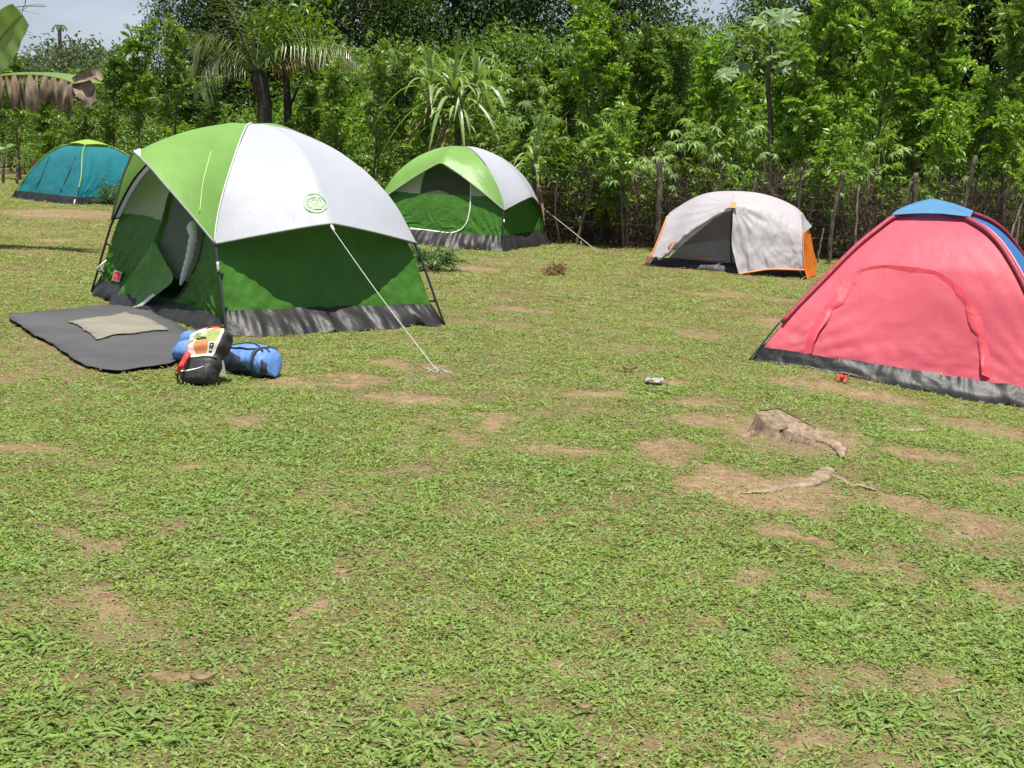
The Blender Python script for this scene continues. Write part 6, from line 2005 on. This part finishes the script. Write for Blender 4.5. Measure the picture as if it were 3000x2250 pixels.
# spots where longer, broader grass grows
LUSH = []
for (cx, cy, hw, hh) in ((330, 2120, 420, 110), (1380, 2170, 330, 90), (1200, 1560, 110, 26), (780, 1290, 150, 30), (2450, 2080, 160, 60), (2520, 1268, 70, 34), (1750, 1400, 130, 30), (2750, 2140, 220, 90), (880, 1610, 90, 30),
                         (1640, 1730, 120, 34), (2180, 1880, 120, 36), (60, 1860, 120, 50), (1960, 1150, 70, 22), (560, 1480, 110, 24)):
    c = G(cx, cy); a = G(cx + hw, cy)
    LUSH.append((c[0], c[1], np.linalg.norm(a - c), np.linalg.norm(G(cx, cy - hh) - G(cx, min(cy + hh, 2300))) / 2))
r_ = np.random.default_rng(99)
for (y0, y1, dens, gs) in ((2.3, 5.0, 3200, 0.82), (5.0, 8.0, 2300, 0.85), (8.0, 13.0, 1150, 1.0), (13.0, 20.0, 420, 1.35), (20.0, 36.0, 170, 1.8)):
    hw0, hw1 = 0.40 * y0 + 0.8, 0.40 * y1 + 0.8
    n = int(dens * (hw0 + hw1) * (y1 - y0))
    y = y0 + (y1 - y0) * r_.random(n)
    x = (r_.random(n) * 2 - 1) * hw1
    k = np.abs(x) < 0.40 * y + 0.8
    x, y = x[k], y[k]
    d = dirt(x, y)
    thin = 0.62 * np.clip((fbm(x * 2.1 + 5, y * 1.4, 4, 81) - 0.42) * 4.5, 0, 1) * np.clip(0.35 + fbm(x * 9, y * 7, 3, 82), 0, 1)
    keep = (r_.random(len(x)) > thin) & (r_.random(len(x)) > np.clip((d - 0.12) * 1.25 * (0.25 + 1.5 * fbm(x * 7, y * 6, 3, 71)), 0, 0.86))
    back = np.interp(x, [-14, -6, 0, 1.0, 7, 14], [34, 30, 24.5, 20.9, 20.6, 21])
    keep &= y < back + 1.0
    x, y, d = x[keep], y[keep], d[keep]
    p1 = fbm(x * 0.9 + 31, y * 0.7, 4, 51); p2 = fbm(x * 1.7 + 3, y * 1.3 + 8, 4, 52); p3 = fbm(x * 0.5, y * 0.35, 3, 53)
    u = r_.random(len(x))
    far = np.clip((y - 6.5) / 6, 0, 1)
    wA_ = 0.9 + 0.5 * far; wB_ = 2.2 * np.clip((p1 - 0.42) * 5, 0, 1) * (1 - 0.8 * far); wC_ = 1.6 * np.clip((p2 - 0.45) * 5, 0, 1) * (1 - 0.6 * far)
    wD_ = 0.25 + 1.7 * np.clip(d * 2, 0, 1) + 0.25 * far; wE_ = 0.25 + 0.9 * far + 1.1 * np.clip((p3 - 0.5) * 5, 0, 1)
    wG_ = 0.06 + 1.3 * np.clip((p1 - 0.56) * 8, 0, 1) * (1 - far) * np.clip((6.5 - y) / 2.5, 0, 1)
    for (cx, cy, a_, b_) in LUSH:
        q_ = ((x - cx) / a_) ** 2 + ((y - cy) / b_) ** 2 + 0.8 * (p2 - 0.5)
        g_w = np.clip(1.3 - q_, 0, 1)
        wG_ = wG_ + 2.6 * g_w; wB_ = wB_ + 2.0 * g_w
    W = np.stack([wA_ * 0.55, wA_ * (1.3 - 0.7 * far), wB_ * 0.5, wC_ * 1.3 + 0.35 * (1 - far), wD_ * (0.55 + 0.45 * far), wE_ * (0.5 + 0.5 * far), wG_], 1); W /= W.sum(1, keepdims=True)
    kd = (u[:, None] > np.cumsum(W, 1)).sum(1)
    PTS.append(np.stack([x, y, gz(x, y)], 1)); KND.append(np.clip(kd, 0, 6))
    ROT.append(np.stack([r_.normal(size=len(x)) * 0.12, r_.normal(size=len(x)) * 0.12, r_.random(len(x)) * 6.283], 1))
    SCL.append(gs * r_.uniform(.7, 1.3, len(x)) * (1 - 0.35 * np.clip(d * 2, 0, 1)))
PTS = np.concatenate(PTS); ROT = np.concatenate(ROT); SCL = np.concatenate(SCL); KND = np.concatenate(KND)
# dead stalks and crumbs that lie on the bare earth
n = 60000
y = 2.4 + 16 * r_.random(n) ** 1.25; x = (r_.random(n) * 2 - 1) * (0.4 * y + 0.8)
d = dirt(x, y); k = (d > 0.2) & (r_.random(n) < 0.75); x, y = x[k], y[k]
PTS = np.concatenate([PTS, np.stack([x, y, gz(x, y)], 1)]); ROT = np.concatenate([ROT, np.stack([0 * x, 0 * x, r_.random(len(x)) * 6.283], 1)])
SCL = np.concatenate([SCL, r_.uniform(.35, .8, len(x))]); KND = np.concatenate([KND, r_.choice([4, 4, 7, 7, 3, 1], len(x))])
# nothing grows up through the sheets, the tents or the bags
free = np.ones(len(PTS), bool)
foot = [[c[:2] for c in d_.c] for d_ in (big, g2, red, blue)] + [[wA[:2], wB[:2], (wB + w2 * 1.2)[:2], (wA + w2 * 1.2)[:2]]]
for f in foot: free &= ~in_poly(PTS[:, 0], PTS[:, 1], f)
for nm in ('ground_cloth', 'floor_mat'):
    o_ = bpy.data.objects[nm]
out_ = z5([(105, 195), (385, 168), (430, 150), (490, 165), (750, 140), (1250, 80), (1440, 90), (1760, 170), (2200, 390), (2330, 600), (2000, 780), (1560, 825), (1400, 862), (1150, 832), (840, 712), (640, 560), (330, 400), (120, 262)])
free &= ~in_poly(PTS[:, 0], PTS[:, 1], [G(*p)[:2] for p in out_])
PTS, ROT, SCL, KND = PTS[free], ROT[free], SCL[free], KND[free]
print('grass clumps', len(PTS))
gm = bpy.data.meshes.new('grass')
gm.vertices.add(len(PTS)); gm.vertices.foreach_set('co', PTS.astype(np.float32).ravel())
for nm, ty, arr in (('rot', 'FLOAT_VECTOR', ROT.astype(np.float32)), ('scl', 'FLOAT', SCL.astype(np.float32)), ('knd', 'INT', KND.astype(np.int32))):
    a_ = gm.attributes.new(nm, ty, 'POINT')
    a_.data.foreach_set('vector' if ty == 'FLOAT_VECTOR' else 'value', arr.ravel())
grass = bpy.data.objects.new('grass', gm); COL.objects.link(grass); grass['kind'] = 'stuff'
ng = bpy.data.node_groups.new('grass', 'GeometryNodeTree')
ng.interface.new_socket('Geometry', in_out='INPUT', socket_type='NodeSocketGeometry')
ng.interface.new_socket('Geometry', in_out='OUTPUT', socket_type='NodeSocketGeometry')
gi = ng.nodes.new('NodeGroupInput'); go = ng.nodes.new('NodeGroupOutput')
ci = ng.nodes.new('GeometryNodeCollectionInfo'); ci.inputs['Collection'].default_value = gcol
ci.inputs['Separate Children'].default_value = True; ci.inputs['Reset Children'].default_value = True
ip = ng.nodes.new('GeometryNodeInstanceOnPoints'); ip.inputs['Pick Instance'].default_value = True
def named(nm, ty):
    n = ng.nodes.new('GeometryNodeInputNamedAttribute'); n.data_type = ty; n.inputs['Name'].default_value = nm
    return n.outputs['Attribute']
ng.links.new(gi.outputs[0], ip.inputs['Points']); ng.links.new(ci.outputs[0], ip.inputs['Instance'])
ng.links.new(named('knd', 'INT'), ip.inputs['Instance Index']); ng.links.new(named('rot', 'FLOAT_VECTOR'), ip.inputs['Rotation']); ng.links.new(named('scl', 'FLOAT'), ip.inputs['Scale'])
ng.links.new(ip.outputs[0], go.inputs[0])
md = grass.modifiers.new('grass', 'NODES'); md.node_group = ng
